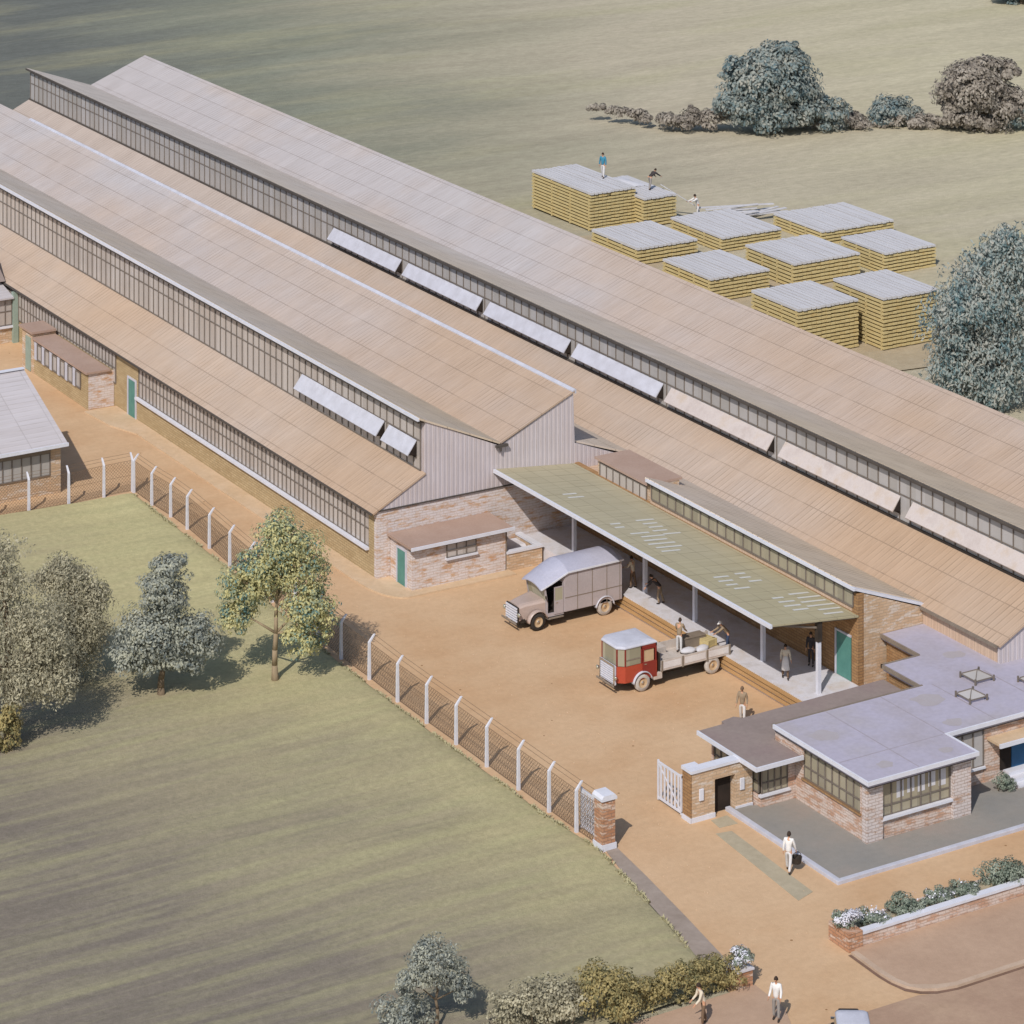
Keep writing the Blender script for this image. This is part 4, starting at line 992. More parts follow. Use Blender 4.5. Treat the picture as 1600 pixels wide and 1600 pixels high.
# car at the bottom edge
K = thing('saloon_car', 'small dark saloon car with a pale roof at the bottom edge of the road', 'car', (-8.1, -55.05, .006), -rad(32))
def cring(y, w0, z0, z1, k=.86):
    return [(-w0, y, z0), (w0, y, z0), (w0, y, z0 + (z1 - z0) * .6), (w0 * k, y, z1), (-w0 * k, y, z1), (-w0, y, z0 + (z1 - z0) * .6)]
m = MB(); m.loft([cring(-1.9, .5, .4, .7), cring(-1.75, .66, .3, .88), cring(-1.0, .76, .28, 1.0), cring(.6, .76, .28, 1.0), cring(1.2, .62, .3, .98), cring(1.85, .45, .35, .9), cring(1.95, .38, .4, .8)]); m.build('body', M['chassis'], K, bevel=.03)
m = MB(); m.loft([[(-.68, -1.35, 1.0), (.68, -1.35, 1.0), (.68, .75, 1.0), (-.68, .75, 1.0)], [(-.62, -1.0, 1.42), (.62, -1.0, 1.42), (.62, .4, 1.42), (-.62, .4, 1.42)]]); m.build('windows', M['screen'], K)
m = MB()
def rct(a, b, c, d, z, r=.18):
    pts = []
    for cx_, cy_, s in ((b - r, d - r, 0), (a + r, d - r, 90), (a + r, c + r, 180), (b - r, c + r, 270)):
        pts += [(cx_ + r * math.cos(rad(s + t)), cy_ + r * math.sin(rad(s + t)), z) for t in (0, 30, 60, 90)]
    return pts
m.loft([rct(-.66, .66, -1.1, .5, 1.43), rct(-.67, .67, -1.12, .52, 1.48), rct(-.6, .6, -1.03, .43, 1.55), rct(-.35, .35, -.7, .2, 1.58)]); m.build('roof', M['white_dirty'], K, smooth=True)
for x in (-.68, .68):
    for y in (-1.25, 1.2):
        mm = MB(); mm.lathe([(.15, -.07), (.28, -.07), (.31, 0), (.28, .07), (.15, .07), (.15, -.07)], (x, y, .31), 'x', 18); wl = mm.build('wheel', M['tyre'], K, smooth=True)
        mm = MB(); mm.lathe([(0, .075 * (1 if x > 0 else -1)), (.16, .06 * (1 if x > 0 else -1))], (x, y, .31), 'x', 14); mm.build('rim', M['rim'], wl)
m = MB(); m.box(-.7, .7, 1.98, 2.04, .38, .46); m.box(-.7, .7, -2.0, -1.94, .38, .46); m.build('bumper', M['chrome'], K)
for x in (-.42, .42):
    m = MB(); m.ball((x, 1.85, .72), (.1, .1, .1)); m.build('headlight', M['chrome'], K, smooth=True)

# ------------------------------------------------------------------ people
def skinmesh(name, verts, edges, radii, mat, parent, sub=1):
    me = bpy.data.meshes.new(name); me.from_pydata([tuple(v) for v in verts], edges, [])
    o = bpy.data.objects.new(name, me); COL.objects.link(o)
    sk = o.modifiers.new('skin', 'SKIN'); sk.use_smooth_shade = True
    sb = o.modifiers.new('sub', 'SUBSURF'); sb.levels = sub; sb.render_levels = sub
    for i, r in enumerate(radii):
        d = me.skin_vertices[0].data[i]; d.radius = r if isinstance(r, tuple) else (r, r); d.use_root = i == 0
    bpy.context.view_layer.update()
    dg = bpy.context.evaluated_depsgraph_get()
    nm = bpy.data.meshes.new_from_object(o.evaluated_get(dg))
    o.modifiers.clear(); o.data = nm; bpy.data.meshes.remove(me)
    nm.name = name; nm.materials.clear(); nm.materials.append(mat)
    for p in nm.polygons: p.use_smooth = True
    o.parent = parent
    return o
def person(label, loc, rz, shirt, trousers, lean=0, arms=((8, 12, 15), (8, 12, 15)), legs=((8, 6), (-8, 4)), cap=None, apron=None, s=1.0, turn=0, group=None, skirt=None):
    P = thing('person', label, 'person', loc, rz, group)
    l = rad(lean); t = Vector((0, math.sin(l), math.cos(l))); f = Vector((0, math.cos(l), -math.sin(l))); X = Vector((1, 0, 0))
    def D(a): a = rad(a); return Vector((0, math.sin(a), -math.cos(a)))
    hip = [X * -.09 * s, X * .09 * s]; knee = []; ank = []
    for i in (0, 1):
        a, k = legs[i]; sx = X * (.02 * s * (-1, 1)[i])
        knee.append(hip[i] + D(a) * .43 * s + sx); ank.append(knee[i] + D(a - k) * .42 * s + sx * .3)
    up = .085 * s - min(a.z for a in ank); U = Vector((0, 0, up))
    hip = [h + U for h in hip]; knee = [k + U for k in knee]; ank = [a + U for a in ank]
    pel = U + Vector((0, 0, .03 * s))
    bel, che, nek = pel + t * .2 * s, pel + t * .40 * s, pel + t * .545 * s
    l2 = l * .55; t2 = Vector((0, math.sin(l2), math.cos(l2))); f2 = Vector((0, math.cos(l2), -math.sin(l2)))
    tr = rad(turn); f2 = Vector((math.sin(tr) * f2.y, f2.y * math.cos(tr), f2.z))
    hb = nek + t2 * .06 * s + f2 * .01 * s; hc = hb + t2 * .10 * s + f2 * .015 * s; ht = hc + t2 * .09 * s
    sh, el, wr, ha = [], [], [], []
    for i in (0, 1):
        a, out, e = arms[i]; sgn = (-1, 1)[i]; o = math.sin(rad(out)) * sgn
        q = pel + t * .49 * s + X * sgn * .175 * s; sh.append(q)
        d1 = (D(a) + X * o).normalized(); k = q + d1 * .29 * s; el.append(k)
        d2 = (D(a + e) + X * o * .4).normalized(); v = k + d2 * .25 * s; wr.append(v); ha.append(v + d2 * .075 * s)
    V_ = [pel, bel, che, nek, hb, hc, ht]; Ed = [(0, 1), (1, 2), (2, 3), (3, 4), (4, 5), (5, 6)]
    Rr = [(.115, .095), (.11, .085), (.135, .095), .05, .05, (.078, .09), (.06, .068)]
    nose = len(V_); V_.append(hc + f2 * .098 * s - t2 * .02 * s); Ed.append((5, nose)); Rr.append(.016)
    for i in (0, 1):
        b = len(V_); V_ += [hip[i], knee[i], ank[i]]; Ed += [(0, b), (b, b + 1), (b + 1, b + 2)]; Rr += [.08, .052, .036]
        b = len(V_); V_ += [sh[i], el[i], wr[i], ha[i]]; Ed += [(2, b), (b, b + 1), (b + 1, b + 2), (b + 2, b + 3)]; Rr += [.058, .04, .028, (.034, .02)]
        d2 = (ha[i] - wr[i]).normalized(); fr = f - d2 * f.dot(d2); fr = fr.normalized() if fr.length > .1 else t
        for k, (off, ln) in enumerate(((-.026, .065), (-.009, .078), (.009, .074), (.026, .058))):
            c = len(V_); p0 = ha[i] + fr * off * s + d2 * .02 * s
            bend = d2.cross(fr).normalized() * (.014 * s * (-1, 1)[i])
            V_ += [p0, p0 + d2 * ln * .5 * s, p0 + d2 * ln * s + bend]; Ed += [(b + 3, c), (c, c + 1), (c + 1, c + 2)]; Rr += [.009, .008, .007]
        c = len(V_); p0 = wr[i] + d2 * .03 * s + fr * .034 * s
        V_ += [p0, p0 + fr * .02 * s + d2 * .035 * s]; Ed += [(b + 2, c), (c, c + 1)]; Rr += [.011, .008]
    Rr = [(r[0] * s, r[1] * s) if isinstance(r, tuple) else r * s for r in Rr]
    skinmesh('body', V_, Ed, Rr, M['skin'], P, 1)
    # clothes
    v = [pel - t * .06 * s, pel + t * .06 * s, bel, che, nek - t * .02 * s]; e = [(0, 1), (1, 2), (2, 3), (3, 4)]; r = [(.15, .125), (.146, .12), (.138, .112), (.155, .118), .07]
    for i in (0, 1):
        b = len(v); v += [sh[i], el[i], wr[i]]; e += [(3, b), (b, b + 1), (b + 1, b + 2)]; r += [.078, .058, .045]
    sc = lambda rr: [(q[0] * s, q[1] * s) if isinstance(q, tuple) else q * s for q in rr]
    skinmesh('shirt', v, e, sc(r), shirt, P, 1)
    v = [pel + t * .02 * s, pel - Vector((0, 0, .03 * s))]; e = [(0, 1)]; r = [(.135, .112), (.135, .115)]
    for i in (0, 1):
        b = len(v); v += [hip[i] - Vector((0, 0, .03 * s)), knee[i], ank[i] + Vector((0, 0, .02 * s))]; e += [(1, b), (b, b + 1), (b + 1, b + 2)]; r += [.098, .074, .062]
    skinmesh('trousers', v, e, sc(r), trousers, P, 1)
    for i in (0, 1):
        an = ank[i]; skinmesh('boot', [an + Vector((0, 0, .03 * s)), an + Vector((0, -.01, -.035 * s)), an + Vector((.01 * (-1, 1)[i], .15 * s, -.05 * s))], [(0, 1), (1, 2)], sc([.05, .05, .04]), M['chassis'], P, 1)
    # hair or cap
    m = MB(); rot = t2.to_track_quat('Z', 'Y').to_matrix()
    n, kk = 12, 5
    base = hc + t2 * .012 * s - f2 * .012 * s
    rings = []
    for j in range(kk + 1):
        p = math.pi / 2 * j / kk; rr = math.cos(p); hh = math.sin(p)
        rings.append([base + f2 * (math.sin(2 * math.pi * i / n) * .108 * s * rr) + t2.cross(f2) * (math.cos(2 * math.pi * i / n) * .092 * s * rr) + t2 * ((hh * .115 - .012 * (1 - math.sin(2 * math.pi * i / n)) * (1 - hh) * 3) * s) for i in range(n)])
    rings[-1] = [base + t2 * .115 * s + (q - base - t2 * .115 * s) * .05 for q in rings[-2]]
    m.loft(rings)
    if cap: m.loft([[base + f2 * (.06 * s) + X * .08 * s, base + f2 * (.17 * s) + X * .04 * s - t2 * .01 * s, base + f2 * (.17 * s) - X * .04 * s - t2 * .01 * s, base + f2 * .06 * s - X * .08 * s], [q + t2 * .02 * s for q in [base + f2 * (.06 * s) + X * .08 * s, base + f2 * (.16 * s) + X * .04 * s, base + f2 * (.16 * s) - X * .04 * s, base + f2 * .06 * s - X * .08 * s]]])
    m.build('cap' if cap else 'hair', cap or M['hair'], P, smooth=True)
    m = MB(); rt = t2.cross(f2)
    for q in (-1, 1): m.ball(hc + f2 * .088 * s + rt * .032 * q * s + t2 * .012 * s, .011 * s, 8, 5)
    m.build('eyes', M['hair'], P, smooth=True)
    m = MB(); m.ball(hc + f2 * .085 * s - t2 * .052 * s, (.024 * s, .012 * s, .008 * s), 8, 5); m.build('mouth', cloth('lips', '#9c5f4e'), P, smooth=True)
    if apron:
        m = MB(); w_ = .17 * s; rings = []
        for zz, ww, yy in ((1.18, .13, .13), (.95, .17, .15), (.7, .2, .17), (.48, .22, .2)):
            rings.append([Vector((ww * s * math.sin(a), yy * s * math.cos(a) , zz * s)) for a in [rad(q) for q in (-80, -50, -20, 20, 50, 80)]] + [Vector((ww * .93 * s * math.sin(a), yy * .93 * s * math.cos(a), zz * s)) for a in [rad(q) for q in (80, 50, 20, -20, -50, -80)]])
        m.loft(rings); m.build('apron', apron, P, smooth=True)
    return P, wr, ha
c_blue = cloth('blue_shirt', '#3f7d96', '#4a8aa2'); c_white = cloth('white_shirt', '#d8d4d0', '#e6e3e0'); c_tan = cloth('tan_jacket', '#8f7c66', '#9c8a74')
c_grey = cloth('grey_trousers', '#8b8580', '#9a948f'); c_dark = cloth('dark_clothes', '#3f3a3a', '#4a4545'); c_buff = cloth('buff_shirt', '#cdbfa8', '#d8ccb8')
c_lgrey = cloth('pale_trousers', '#c5c1bf', '#d5d2d0'); c_brown = cloth('brown_trousers', '#6f5a48', '#7b6654'); c_navy = cloth('navy_trousers', '#3a4358', '#444e64')
VW = -rad(30.9)     # local +Y pointing straight away from the road side
person('man in blue shirt and white trousers standing on the far timber stacks', (55.2, 62.6, 3.12), VW + 2.7, c_blue, c_lgrey, 0, ((10, 14, 10), (-6, 14, 10)), ((14, 4), (-14, 4)), s=1.2)
person('dark-clothed workman bending over on the half-built timber stack, lowering a plank', (57.9, 59.6, 2.44), -1.3, c_dark, c_grey, 62, ((45, 8, 5), (55, 8, 5)), ((18, 25), (-10, 10)), s=1.15)
pk = person('man in pale clothes standing on the ground taking a plank from the stack', (61.6, 58.0, 0), 1.5, c_white, c_lgrey, 22, ((70, 10, 15), (60, 10, 20)), ((14, 10), (-14, 6)), s=1.15)
m = MB(); m.bar((58.6, 59.0, 2.9), (61.4, 58.2, 1.0), .28, .06); tag(m.build('timber_plank', M['timber_top']), 'pale plank being handed down from the half-built stack', 'plank')
person('man in buff shirt standing on the dock just behind the parked van', (10.6, -10.3, .84), .4, c_buff, c_brown, 8, ((25, 8, 50), (20, 8, 60)), ((6, 4), (-6, 4)))
person('stooping workman in dark shirt on the dock between two white posts', (10.6, -13.0, .84), .7, c_dark, c_tan, 48, ((40, 8, 5), (50, 8, 5)), ((12, 22), (-8, 12)))
person('man in tan shirt and white trousers standing on the lorry bed', (7.5, -19.5, .95), -.9, c_tan, c_lgrey, 12, ((30, 10, 20), (25, 10, 30)), ((4, 2), (-4, 2)), s=1.02)
person('white-capped man on the dock edge leaning over the end of the lorry bed', (10.05, -20.3, .84), 1.35, c_tan, c_navy, 42, ((60, 14, 10), (45, 14, 20)), ((12, 14), (-6, 8)), cap=c_white)
person('man in buff shirt and white apron standing near the end post of the dock', (10.45, -24.9, .84), 2.6, c_buff, c_brown, 4, ((20, 12, 40), (15, 12, 55)), ((10, 6), (-12, 6)), apron=c_white, s=1.03)
person('dark figure standing in the shade by the back wall of the dock', (12.6, -24.2, .84), 2.2, c_dark, c_dark, 2, ((6, 8, 20), (6, 8, 10)), ((3, 2), (-3, 2)))
person('man in flat cap and tan jacket walking across the yard near the office', (6.55, -26.6, 0), 2.3, c_tan, c_lgrey, 2, ((-8, 10, 35), (12, 10, 25)), ((12, 6), (-12, 8)), cap=c_brown, s=1.06)
bk = person('man in white shirt carrying a dark basket beside the terrace kerb', (-1.0, -40.95, 0), VW - .35, c_white, c_lgrey, 4, ((-12, 8, 15), (14, 14, 10)), ((18, 6), (-18, 12)), s=1.04)
m = MB(); m.lathe([(.0, 0), (.2, 0), (.26, .28), (.24, .28), (.18, .03), (0, .03)], (0, 0, 0), 'z', 14)
for i in range(9):
    a0, a1 = math.pi * i / 9, math.pi * (i + 1) / 9; m.tube((.25 * math.cos(a0), 0, .27 + .22 * math.sin(a0)), (.25 * math.cos(a1), 0, .27 + .22 * math.sin(a1)), .015, n=6)
o = m.build('basket', M['chassis']); hp = Matrix.Rotation(VW - .35, 3, 'Z') @ Vector(bk[2][1]); o.location = (-1.0 + hp.x + .02, -40.95 + hp.y, hp.z - .53); tag(o, 'dark hooped basket hanging from the hand of the man by the terrace', 'basket')
person('man in white shirt and grey trousers on the pavement near the boundary pier', (-9.25, -51.45, .08), VW + 2.8, c_white, c_grey, 2, ((10, 10, 40), (8, 10, 45)), ((5, 3), (-5, 3)), s=1.02)
person('stooped figure in brown clothes on the pavement in front of the hedge', (-12.0, -50.2, .08), VW + 1.9, c_buff, c_brown, 18, ((20, 8, 30), (15, 8, 30)), ((10, 8), (-8, 6)))

# ------------------------------------------------------------------ trees and shrubs
RT = Vector((.858, -.5134, 0)); DP = Vector((.5134, .858, 0))
def blobpos(r, d, z): return RT * r + DP * d + Vector((0, 0, z))
def leaves(mb, blobs, size, rng, hang=.35, asp=1.7, gap=.36, dens=2.8):
    """leaf-sized faces gathered in drooping clumps over each bough"""
    for (r, d, z, rx, ry, rz, n) in blobs:
        c = blobpos(r, d, z); n = int(n * dens)
        nc = max(16, int(n / 80)); per = n // nc; mr = (rx + ry + rz) / 3
        for _ in range(nc):
            u = Vector((rng.gauss(0, 1), rng.gauss(0, 1), rng.gauss(.15, 1))).normalized()
            q = rng.uniform(.45, 1.04)
            cc = c + RT * u.x * rx * q + DP * u.y * ry * q + Vector((0, 0, u.z * rz * q))
            cr = mr * rng.uniform(.3, .5)
            if rng.random() < gap * .2: continue
            for k in range(per):
                v = Vector((rng.gauss(0, 1), rng.gauss(0, 1), rng.gauss(.25, .8))).normalized()
                p = cc + Vector((v.x * 1.15, v.y * 1.15, v.z * .75 - hang * .25 * (v.x * v.x + v.y * v.y))) * cr * rng.uniform(.35, 1) ** .5
                if p.z < .05: continue
                nrm = (v + u * .5 + Vector((rng.uniform(-.38, .38), rng.uniform(-.38, .38), rng.uniform(-.05, .45)))).normalized()
                ax = nrm.cross(Vector((rng.uniform(-1, 1), rng.uniform(-1, 1), rng.uniform(-.4, .4)))).normalized()
                ax = (ax + Vector((0, 0, -hang)) + v * .3).normalized(); bx = nrm.cross(ax).normalized()
                L = size * rng.uniform(.55, 1.25) * .74; w_ = L / asp / 2
                mb.add([p - ax * L / 2, p + bx * w_ + nrm * L * .06, p + ax * L / 2, p - bx * w_ + nrm * L * .06], [(0, 1, 2, 3)])
def plant(name, label, cat, base, blobs, size, mat, trunk=None, bark='bark', group=None, seed=1, hang=.35, asp=1.7, flowers=0, limbs=True, gap=.36):
    rng = random.Random(seed)
    o = thing(name, label, cat, base, 0, group)
    mb = MB(); leaves(mb, blobs, size, rng, hang, asp, gap)
    mb.build('crown' if trunk else 'foliage', M[mat], o)
    tk = MB()
    if trunk:
        h, r, lean = trunk
        pts = [Vector((0, 0, -.15))]
        for i in range(1, 6): pts.append(blobpos(lean * (i / 5) ** 1.5 + rng.uniform(-.05, .05), rng.uniform(-.08, .08), h * i / 5))
        for i in range(5): tk.tube(pts[i], pts[i + 1], r * (1.25 if i == 0 else 1 - .1 * i), r * (1 - .1 * (i + 1)), 9)
        for b in blobs:
            c = blobpos(b[0], b[1], b[2]); s0 = pts[3] if c.z < h else pts[5]
            mid = (s0 + c) / 2 + Vector((rng.uniform(-.15, .15), rng.uniform(-.15, .15), .15))
            tk.tube(s0, mid, r * .45, r * .3, 7); tk.tube(mid, c, r * .3, r * .12, 6)
            for q in range(4):
                e = c + blobpos(rng.uniform(-.8, .8) * b[3], rng.uniform(-.8, .8) * b[4], rng.uniform(-.3, .8) * b[5])
                tk.tube(mid.lerp(c, .6), e, r * .14, r * .04, 5)
        tk.build('trunk', M[bark], o, smooth=True)
    elif name != 'hedge' and size < .4:
        for b in blobs if size < .4 else blobs[:1]:
            for q in range(4):
                c = blobpos(b[0] + rng.uniform(-.5, .5) * b[3], b[1] + rng.uniform(-.3, .3) * b[4], b[2] + .2 * b[5])
                tk.tube((c.x * .85, c.y * .85, -.05), c, .03, .012, 5)
        tk.build('stems', M['bark'], o)
    if flowers:
        fl = MB(); leaves(fl, [(b[0], b[1], b[2] + b[5] * .25, b[3] * 1.0, b[4] * 1.0, b[5] * .95, flowers) for b in blobs], size * .8, rng, 0, 1.1, .15)
        fl.build('flowers', M['petal'], o)
    return o
M['petal'] = worn('white_petals', '#cfced6', '#dddce4', 4, rough=.8, bump=0)
M['lf_olive'] = leafmat('olive_leaves', '#878270', '#b9b298', '#cfc8ae')
M['lf_blue'] = leafmat('blue_green_leaves', '#757d7c', '#a9ab9f', '#c4c3ae')
M['lf_yellow'] = leafmat('yellow_green_leaves', '#6a8c8c', '#c6c08c', '#dcd29c', 1.2)
M['lf_teal'] = leafmat('teal_leaves', '#6a8488', '#a3aba6', '#bdb9ae', .7)
M['lf_far'] = leafmat('far_teal_leaves', '#6a7f84', '#979f9a', '#b5b2a6', .5)
M['lf_brown'] = leafmat('brown_grey_leaves', '#7a726b', '#a39a8e', '#b8b0a4', .6)
M['lf_gold'] = leafmat('golden_hedge_leaves', '#7a7858', '#aa9b6c', '#c0b07c', 1.1)
M['lf_shrub'] = leafmat('grey_green_shrub_leaves', '#6d7a6c', '#969e8e', '#aeb4a4', 1.5)
M['lf_dark'] = leafmat('dark_hollow_leaves', '#303c3e', '#45524e', '#5f665a', 1)

plant('tree', 'yellow-green open-crowned tree nearest the wire fence on the lawn', 'tree', (-11.43, -10.05, .1),
      [(.35, 0, 7.4, 1.35, 1.3, 1.3, 1700), (1.35, .1, 6.2, 1.3, 1.2, 1.5, 1700), (-.75, -.1, 6.0, 1.2, 1.2, 1.1, 1300), (-1.6, 0, 4.9, 1.2, 1.1, 1.1, 1200), (-2.0, 0, 3.6, .8, .9, 1.1, 800), (1.75, -.1, 3.9, 1.4, 1.2, 1.25, 1700), (1.6, -.1, 2.4, 1.15, 1.0, .9, 1000), (.1, .5, 5.1, 1.0, 1.0, .8, 800)], .24, 'lf_yellow', (4.2, .17, .1), 'bark_pale', seed=3)
plant('tree', 'grey-blue rounded tree standing alone in the middle of the lawn trees', 'tree', (-17.33, -8.8, .1),
      [(-.1, 0, 3.2, 2.2, 1.9, 1.35, 2900), (.1, .2, 5.2, 1.35, 1.25, 1.1, 1400), (.45, .2, 6.6, .95, .9, .8, 800), (-1.25, -.4, 2.2, 1.4, 1.2, .85, 1300), (1.75, 0, 3.1, 1.15, 1.1, 1.2, 1300), (.9, -.3, 1.9, 1.2, 1.0, .6, 700)], .25, 'lf_blue', (2.4, .2, .15), seed=4)
plant('tree', 'drooping olive tree with leaves down to the grass, right of the biggest lawn tree', 'tree', (-20.5, -4.9, .1),
      [(0, 0, 2.2, 1.6, 1.5, 2.1, 2600), (-.2, .1, 4.6, 1.6, 1.5, 1.5, 1900), (.7, -.1, 3.6, 1.15, 1.1, 1.9, 1700), (-1.0, .1, 5.6, 1.2, 1.1, 1.0, 900)], .24, 'lf_olive', (4.5, .22, 0), seed=5, hang=1.0, asp=2.4)
plant('tree', 'biggest drooping olive tree at the left edge of the lawn', 'tree', (-26.0, -10.0, .1),
      [(-.9, 0, 6.0, 2.6, 2.2, 2.4, 3000), (1.3, .2, 4.6, 1.7, 1.6, 2.4, 2400), (-.8, .3, 8.6, 1.6, 1.5, 1.5, 1300), (2.1, 0, 3.2, 1.1, 1.2, 1.5, 1200), (-2.5, 0, 3.5, 1.6, 1.5, 2.2, 1200), (.2, -.6, 3.2, 1.5, 1.1, 1.2, 900)], .26, 'lf_olive', (6, .3, -.2), seed=6, hang=1.0, asp=2.4)
plant('shrub', 'narrow golden-brown shrub at the foot of the biggest lawn tree', 'shrub', (-26.6, -11.2, .05),
      [(0, 0, 1.2, .5, .6, 1.4, 600), (-.5, 0, 1.0, .6, .6, 1.2, 500)], .22, 'lf_gold', seed=7, hang=.8)
plant('tree', 'small umbrella-shaped grey tree at the bottom edge, left of the shrubs', 'tree', (-21.5, -44.9, .1),
      [(-.1, 0, 2.9, 1.0, 1.0, .62, 1100), (-.75, 0, 2.2, .8, .8, .5, 700), (.7, 0, 2.2, .75, .8, .6, 700), (1.2, 0, 1.6, .4, .5, .55, 300), (-1.25, 0, 1.7, .45, .5, .4, 280)], .2, 'lf_blue', (1.9, .08, 0), seed=8, hang=.7, asp=2.2)
plant('shrub', 'low blue-grey shrub cut by the bottom edge, under the small grey tree', 'shrub', (-22.6, -44.6, .1), [(-.3, 0, .75, 1.2, 1.0, .75, 900)], .2, 'lf_blue', seed=9, hang=.6)
plant('shrub', 'grey-olive rounded shrub at the bottom, first of the hedge row', 'shrub', (-17.9, -46.6, .05), [(-.6, 0, .75, 1.3, 1.0, .75, 1000), (.7, 0, 1.0, 1.1, 1.0, .95, 1100), (1.5, 0, .8, .7, .9, .75, 500)], .2, 'lf_olive', seed=10, hang=.5)
plant('shrub', 'taller golden and teal rounded shrub between the hedge and the grey shrub', 'shrub', (-15.1, -47.9, .05), [(-.3, 0, 1.15, 1.1, 1.0, 1.1, 1300), (.7, 0, 1.0, .9, .9, .95, 900)], .2, 'lf_gold', seed=11, hang=.4)
hb = [(r, d, z, .8, .6, .75, 800) for r, d, z in ((-1.7, -.95, .7), (-.85, -.45, .75), (0, 0, .8), (.85, .5, .78), (1.6, .95, .7))]
plant('hedge', 'golden-brown clipped hedge running up to the brick boundary pier', 'hedge', (-11.3, -48.1, .05), hb, .17, 'lf_gold', seed=12, hang=.3, gap=.6)
plant('flowering_bush', 'white flowering bush on top of the boundary pier beside the hedge', 'bush', (-8.78, -48.2, .83), [(0, 0, .3, .5, .5, .34, 500)], .14, 'lf_shrub', seed=13, flowers=420)
plant('flowering_bush', 'white flowering bush on the end pier of the planter wall', 'bush', (-2.85, -47.6, .8), [(0, 0, .28, .55, .55, .36, 500)], .14, 'lf_shrub', seed=14, flowers=360)
for i, (x, r, h, fl, lb) in enumerate(((-1.4, .75, .5, 200, 'low shrub with white flowers in the planter, next to its end pier'), (.55, .85, .62, 12, 'plain grey-green mound of shrub in the planter between two flowering ones'), (2.3, .65, .55, 110, 'shrub topped with white flowers in the middle of the planter'),
                                       (3.7, .75, .5, 20, 'low spreading grey-green shrub in the planter beside the largest shrub'), (5.9, 1.25, .95, 0, 'largest dark grey-green shrub in the planter at the right edge'), (8.2, 1.0, .7, 10, 'shrub in the planter beyond the largest one'))):
    if x < 8: plant('planter_shrub', lb, 'shrub', (x, -47.5, .45), [(0, 0, h * .55, r, .5, h * .7, int(900 * r)), (r * .5, .1, h * .4, r * .7, .45, h * .5, int(450 * r))], .15, 'lf_shrub', seed=20 + i, flowers=fl // 2 if fl else 0, group='shrubs in the planter wall')
plant('shrub', 'small grey-green bush at the foot of the white front steps', 'bush', (12.65, -39.55, .12), [(0, 0, .4, .6, .55, .4, 600)], .14, 'lf_shrub', seed=30)
# beyond the sheds
plant('tree', 'large weeping blue-green tree at the right edge beside the timber stacks', 'tree', (50.9, 6.6, 0),
      [(-.4, 0, 7.6, 3.0, 2.8, 2.9, 3600), (-2.7, 0, 5.6, 2.1, 2.2, 2.7, 2400), (-2.4, 0, 2.4, 2.3, 2.2, 2.2, 2300), (.2, -.5, 3.2, 2.4, 2.2, 2.8, 2400), (1.0, 0, 10.3, 1.9, 1.9, 1.6, 1500), (3.2, .5, 7.0, 2.6, 2.4, 3.0, 2000), (3.3, .5, 3.2, 2.0, 2.0, 2.2, 1000), (-.3, -.9, 1.2, 1.8, 1.2, 1.1, 800)], .42, 'lf_teal', (8, .42, .3), seed=41, hang=1.1, asp=2.3)
plant('tree', 'large spreading teal tree in the far field, left of the other far trees', 'tree', (85.5, 81.4, 0),
      [(.2, 0, 4.4, 4.2, 3.4, 2.4, 3000), (.8, 0, 6.4, 2.6, 2.4, 1.5, 1500), (.6, -.8, 1.6, 3.4, 2.0, 1.5, 1600), (2.0, 0, 7.4, 1.0, 1.2, .8, 500), (-2.8, 0, 5.6, 1.7, 1.6, 1.2, 800), (-2.6, -.5, 2.2, 2.6, 2.2, 1.6, 1500), (3.2, 0, 2.8, 2.6, 2.0, 1.9, 1500), (5.6, 0, 1.6, 1.9, 1.6, 1.4, 800)], .55, 'lf_far', (4.5, .4, 0), seed=42, hang=.5)
plant('shrub', 'low scrubby bush trailing left from the big teal far tree', 'bush', (80.5, 85.5, 0), [(-1.2, 0, .7, 2.4, 1.3, .7, 700), (1.4, 0, .9, 1.6, 1.3, .9, 600), (-.6, 0, 1.4, .8, .8, .7, 250)], .45, 'lf_brown', seed=43)
plant('hedge', 'scrubby low hedge running along under the far field trees', 'hedge', (94.5, 77.5, 0), [(q, -q * .02, .55 + .25 * math.sin(q * 1.7), 1.9, 1.2, .7 + .2 * math.sin(q * 2.3), 420) for q in (-9.5, -7.2, -5.0, -2.6, -.4, 3.8, 5.6, 7.4, 9.6, 12.0)], .45, 'lf_brown', seed=49, hang=.4)
plant('shrub', 'thin leaning scrub at the far left end of the field hedge', 'bush', (77.0, 89.5, 0), [(1.2, -.6, .6, 1.6, .8, .5, 300), (-.6, .6, .7, 1.5, .7, .5, 260), (-2.4, 1.6, .9, 1.5, .6, .4, 200), (-4.2, 2.6, 1.0, 1.2, .5, .3, 120)], .45, 'lf_brown', seed=44)
plant('shrub', 'rounded dark teal bush between the two far field trees', 'bush', (96.8, 77.6, 0), [(0, 0, 1.2, 2.4, 1.8, 1.3, 1300), (2.0, 0, .8, 1.5, 1.4, .9, 600)], .45, 'lf_far', seed=45)
plant('tree', 'windswept brown-grey tree at the right end of the far field', 'tree', (103.0, 71.5, 0),
      [(-.9, 0, 3.6, 3.1, 2.6, 2.3, 2300), (.2, -.8, 1.5, 2.8, 1.8, 1.4, 1300), (.6, 0, 5.4, 2.4, 2.0, 1.1, 1200), (2.6, 0, 5.4, 1.2, 1.1, .7, 420), (2.6, 0, 2.2, 2.3, 2.0, 1.7, 1200), (-2.6, 0, 1.6, 1.6, 1.5, 1.3, 800)], .55, 'lf_brown', (3.4, .36, .3), seed=46, hang=.3)
plant('shrub', 'blue-grey bush at the right edge of the far field hedge', 'bush', (107.2, 68.8, 0), [(0, 0, 1.3, 2.4, 1.8, 1.4, 1200)], .45, 'lf_far', seed=47)
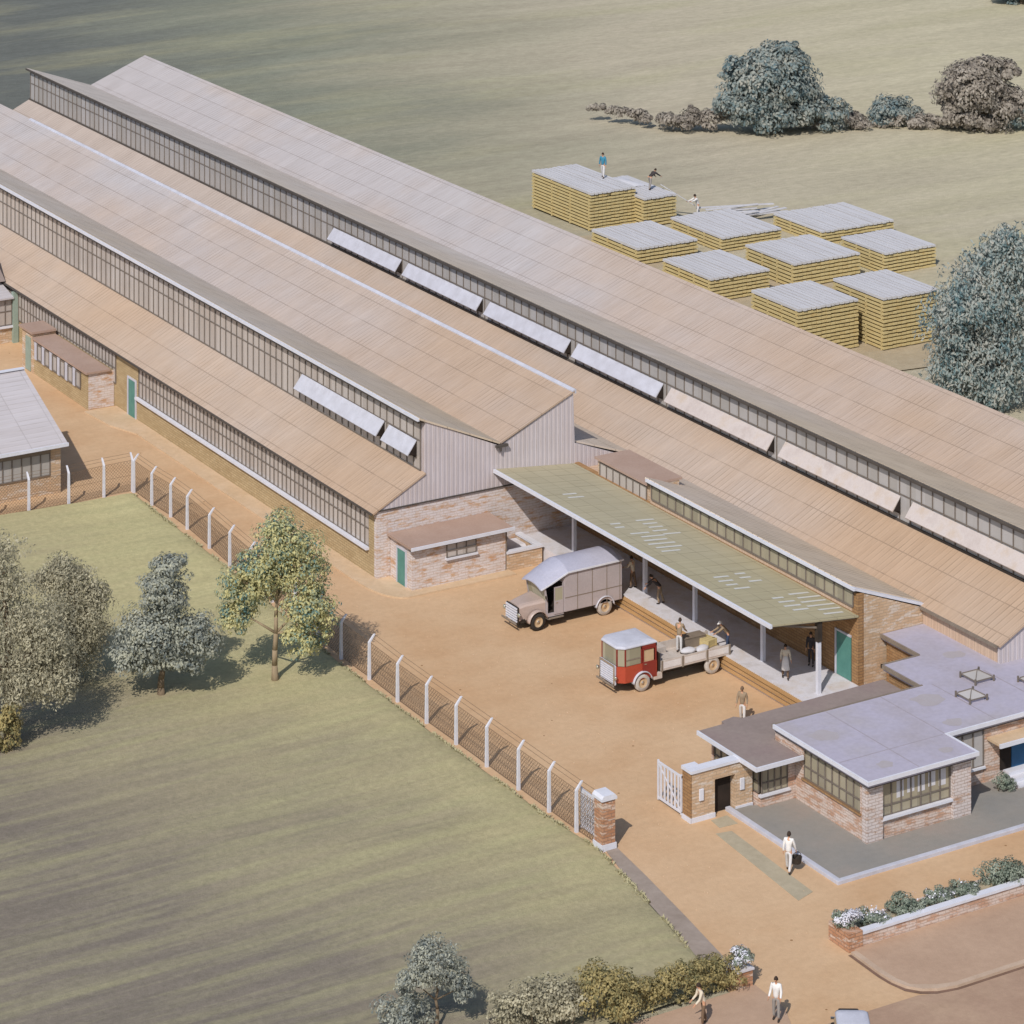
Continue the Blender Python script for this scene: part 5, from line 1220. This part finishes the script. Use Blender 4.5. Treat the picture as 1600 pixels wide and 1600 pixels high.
plant('tree', 'distant blue-grey tree in the top right corner', 'tree', (147, 118, 0), [(0, 0, 1.6, 3.0, 2.4, 1.6, 1200), (2.5, 0, 2.6, 2.6, 2.2, 2.0, 1200)], .7, 'lf_far', (2.5, .3, 0), seed=48)

for x, y, a, l, lb in ((70.5, 37.2, -.35, 2.6, 'single loose plank lying at the right end of the third-row stack'), (44.6, 30.5, 1.3, 2.2, 'loose plank on the trodden soil behind the front stack'), (58.5, 22.5, .5, 2.4, 'loose plank on the soil right of the tallest front stack')):
    m = MB(); m.bar((-l / 2, 0, .06), (l / 2, 0, .09), .26, .07); o = m.build('timber_plank', M['timber_top']); o.location = (x, y, 0); o.rotation_euler = (0, 0, a); tag(o, lb, 'plank')
# ------------------------------------------------------------------ grass tufts
def tufts(name, n, pick, hmin, hmax, mat, seed, rdens=0):
    rng = random.Random(seed); mb = MB()
    for _ in range(n):
        p = pick(rng)
        if p is None: continue
        x, y, z = p; h = rng.uniform(hmin, hmax)
        for k in range(3):
            a = rng.uniform(0, 6.28); wd = h * .4; le = rng.uniform(.5, 1.4) * h
            ca, sa = math.cos(a), math.sin(a)
            mb.add([(x - sa * wd, y + ca * wd, z - .02), (x + sa * wd, y - ca * wd, z - .02), (x + ca * le, y + sa * le, z + h)], [(0, 1, 2)])
    return tag(mb.build(name, mat), kind='stuff')
from mathutils.bvhtree import BVHTree
lb = BVHTree.FromPolygons([v.co.copy() for v in lawn.data.vertices], [tuple(p.vertices) for p in lawn.data.polygons])
def on_lawn(rng):
    y = rng.uniform(-48, 20); x = lawn_edge(y) - rng.random() ** 1.3 * 46
    if noise.noise(Vector((x * .12, y * .35, 8))) + rng.uniform(-.35, .35) < -.05: return None
    hit = lb.ray_cast(Vector((x, y, 5)), Vector((0, 0, -1)))
    return (x, y, hit[0].z) if hit[0] else None
def edge_lawn(rng):
    y = rng.uniform(-48, 20); x = lawn_edge(y) - abs(rng.gauss(0, .14)) + .05
    if noise.noise(Vector((y * .5, 3, 1))) < -.15: return None
    return (x, y, .03)
M['tuft'] = worn('grass_blades', '#a39c79', '#b0a885', 2, rough=.9, bump=0)
M['tuft_field'] = leafmat('field_grass_blades', '#98927f', '#aaa28e', '#b5ac98', .06)
tufts('edge_grass', 2200, edge_lawn, .05, .16, M['tuft'], 2)

def in_field(rng):
    d = rng.uniform(0, 1) ** .7; x = 33 + rng.random() * 110; y = -20 + rng.random() * 215
    if 43 < x < 73 and 16 < y < 68 and noise.noise(Vector((x * .3, y * .3, 0))) < .25: return None
    if x < 36 and y < 106: return None
    if noise.noise(Vector((x * .05, y * .12, 2))) + rng.uniform(-.4, .4) < 0: return None
    return (x, y, -.05 + gh(x, y))
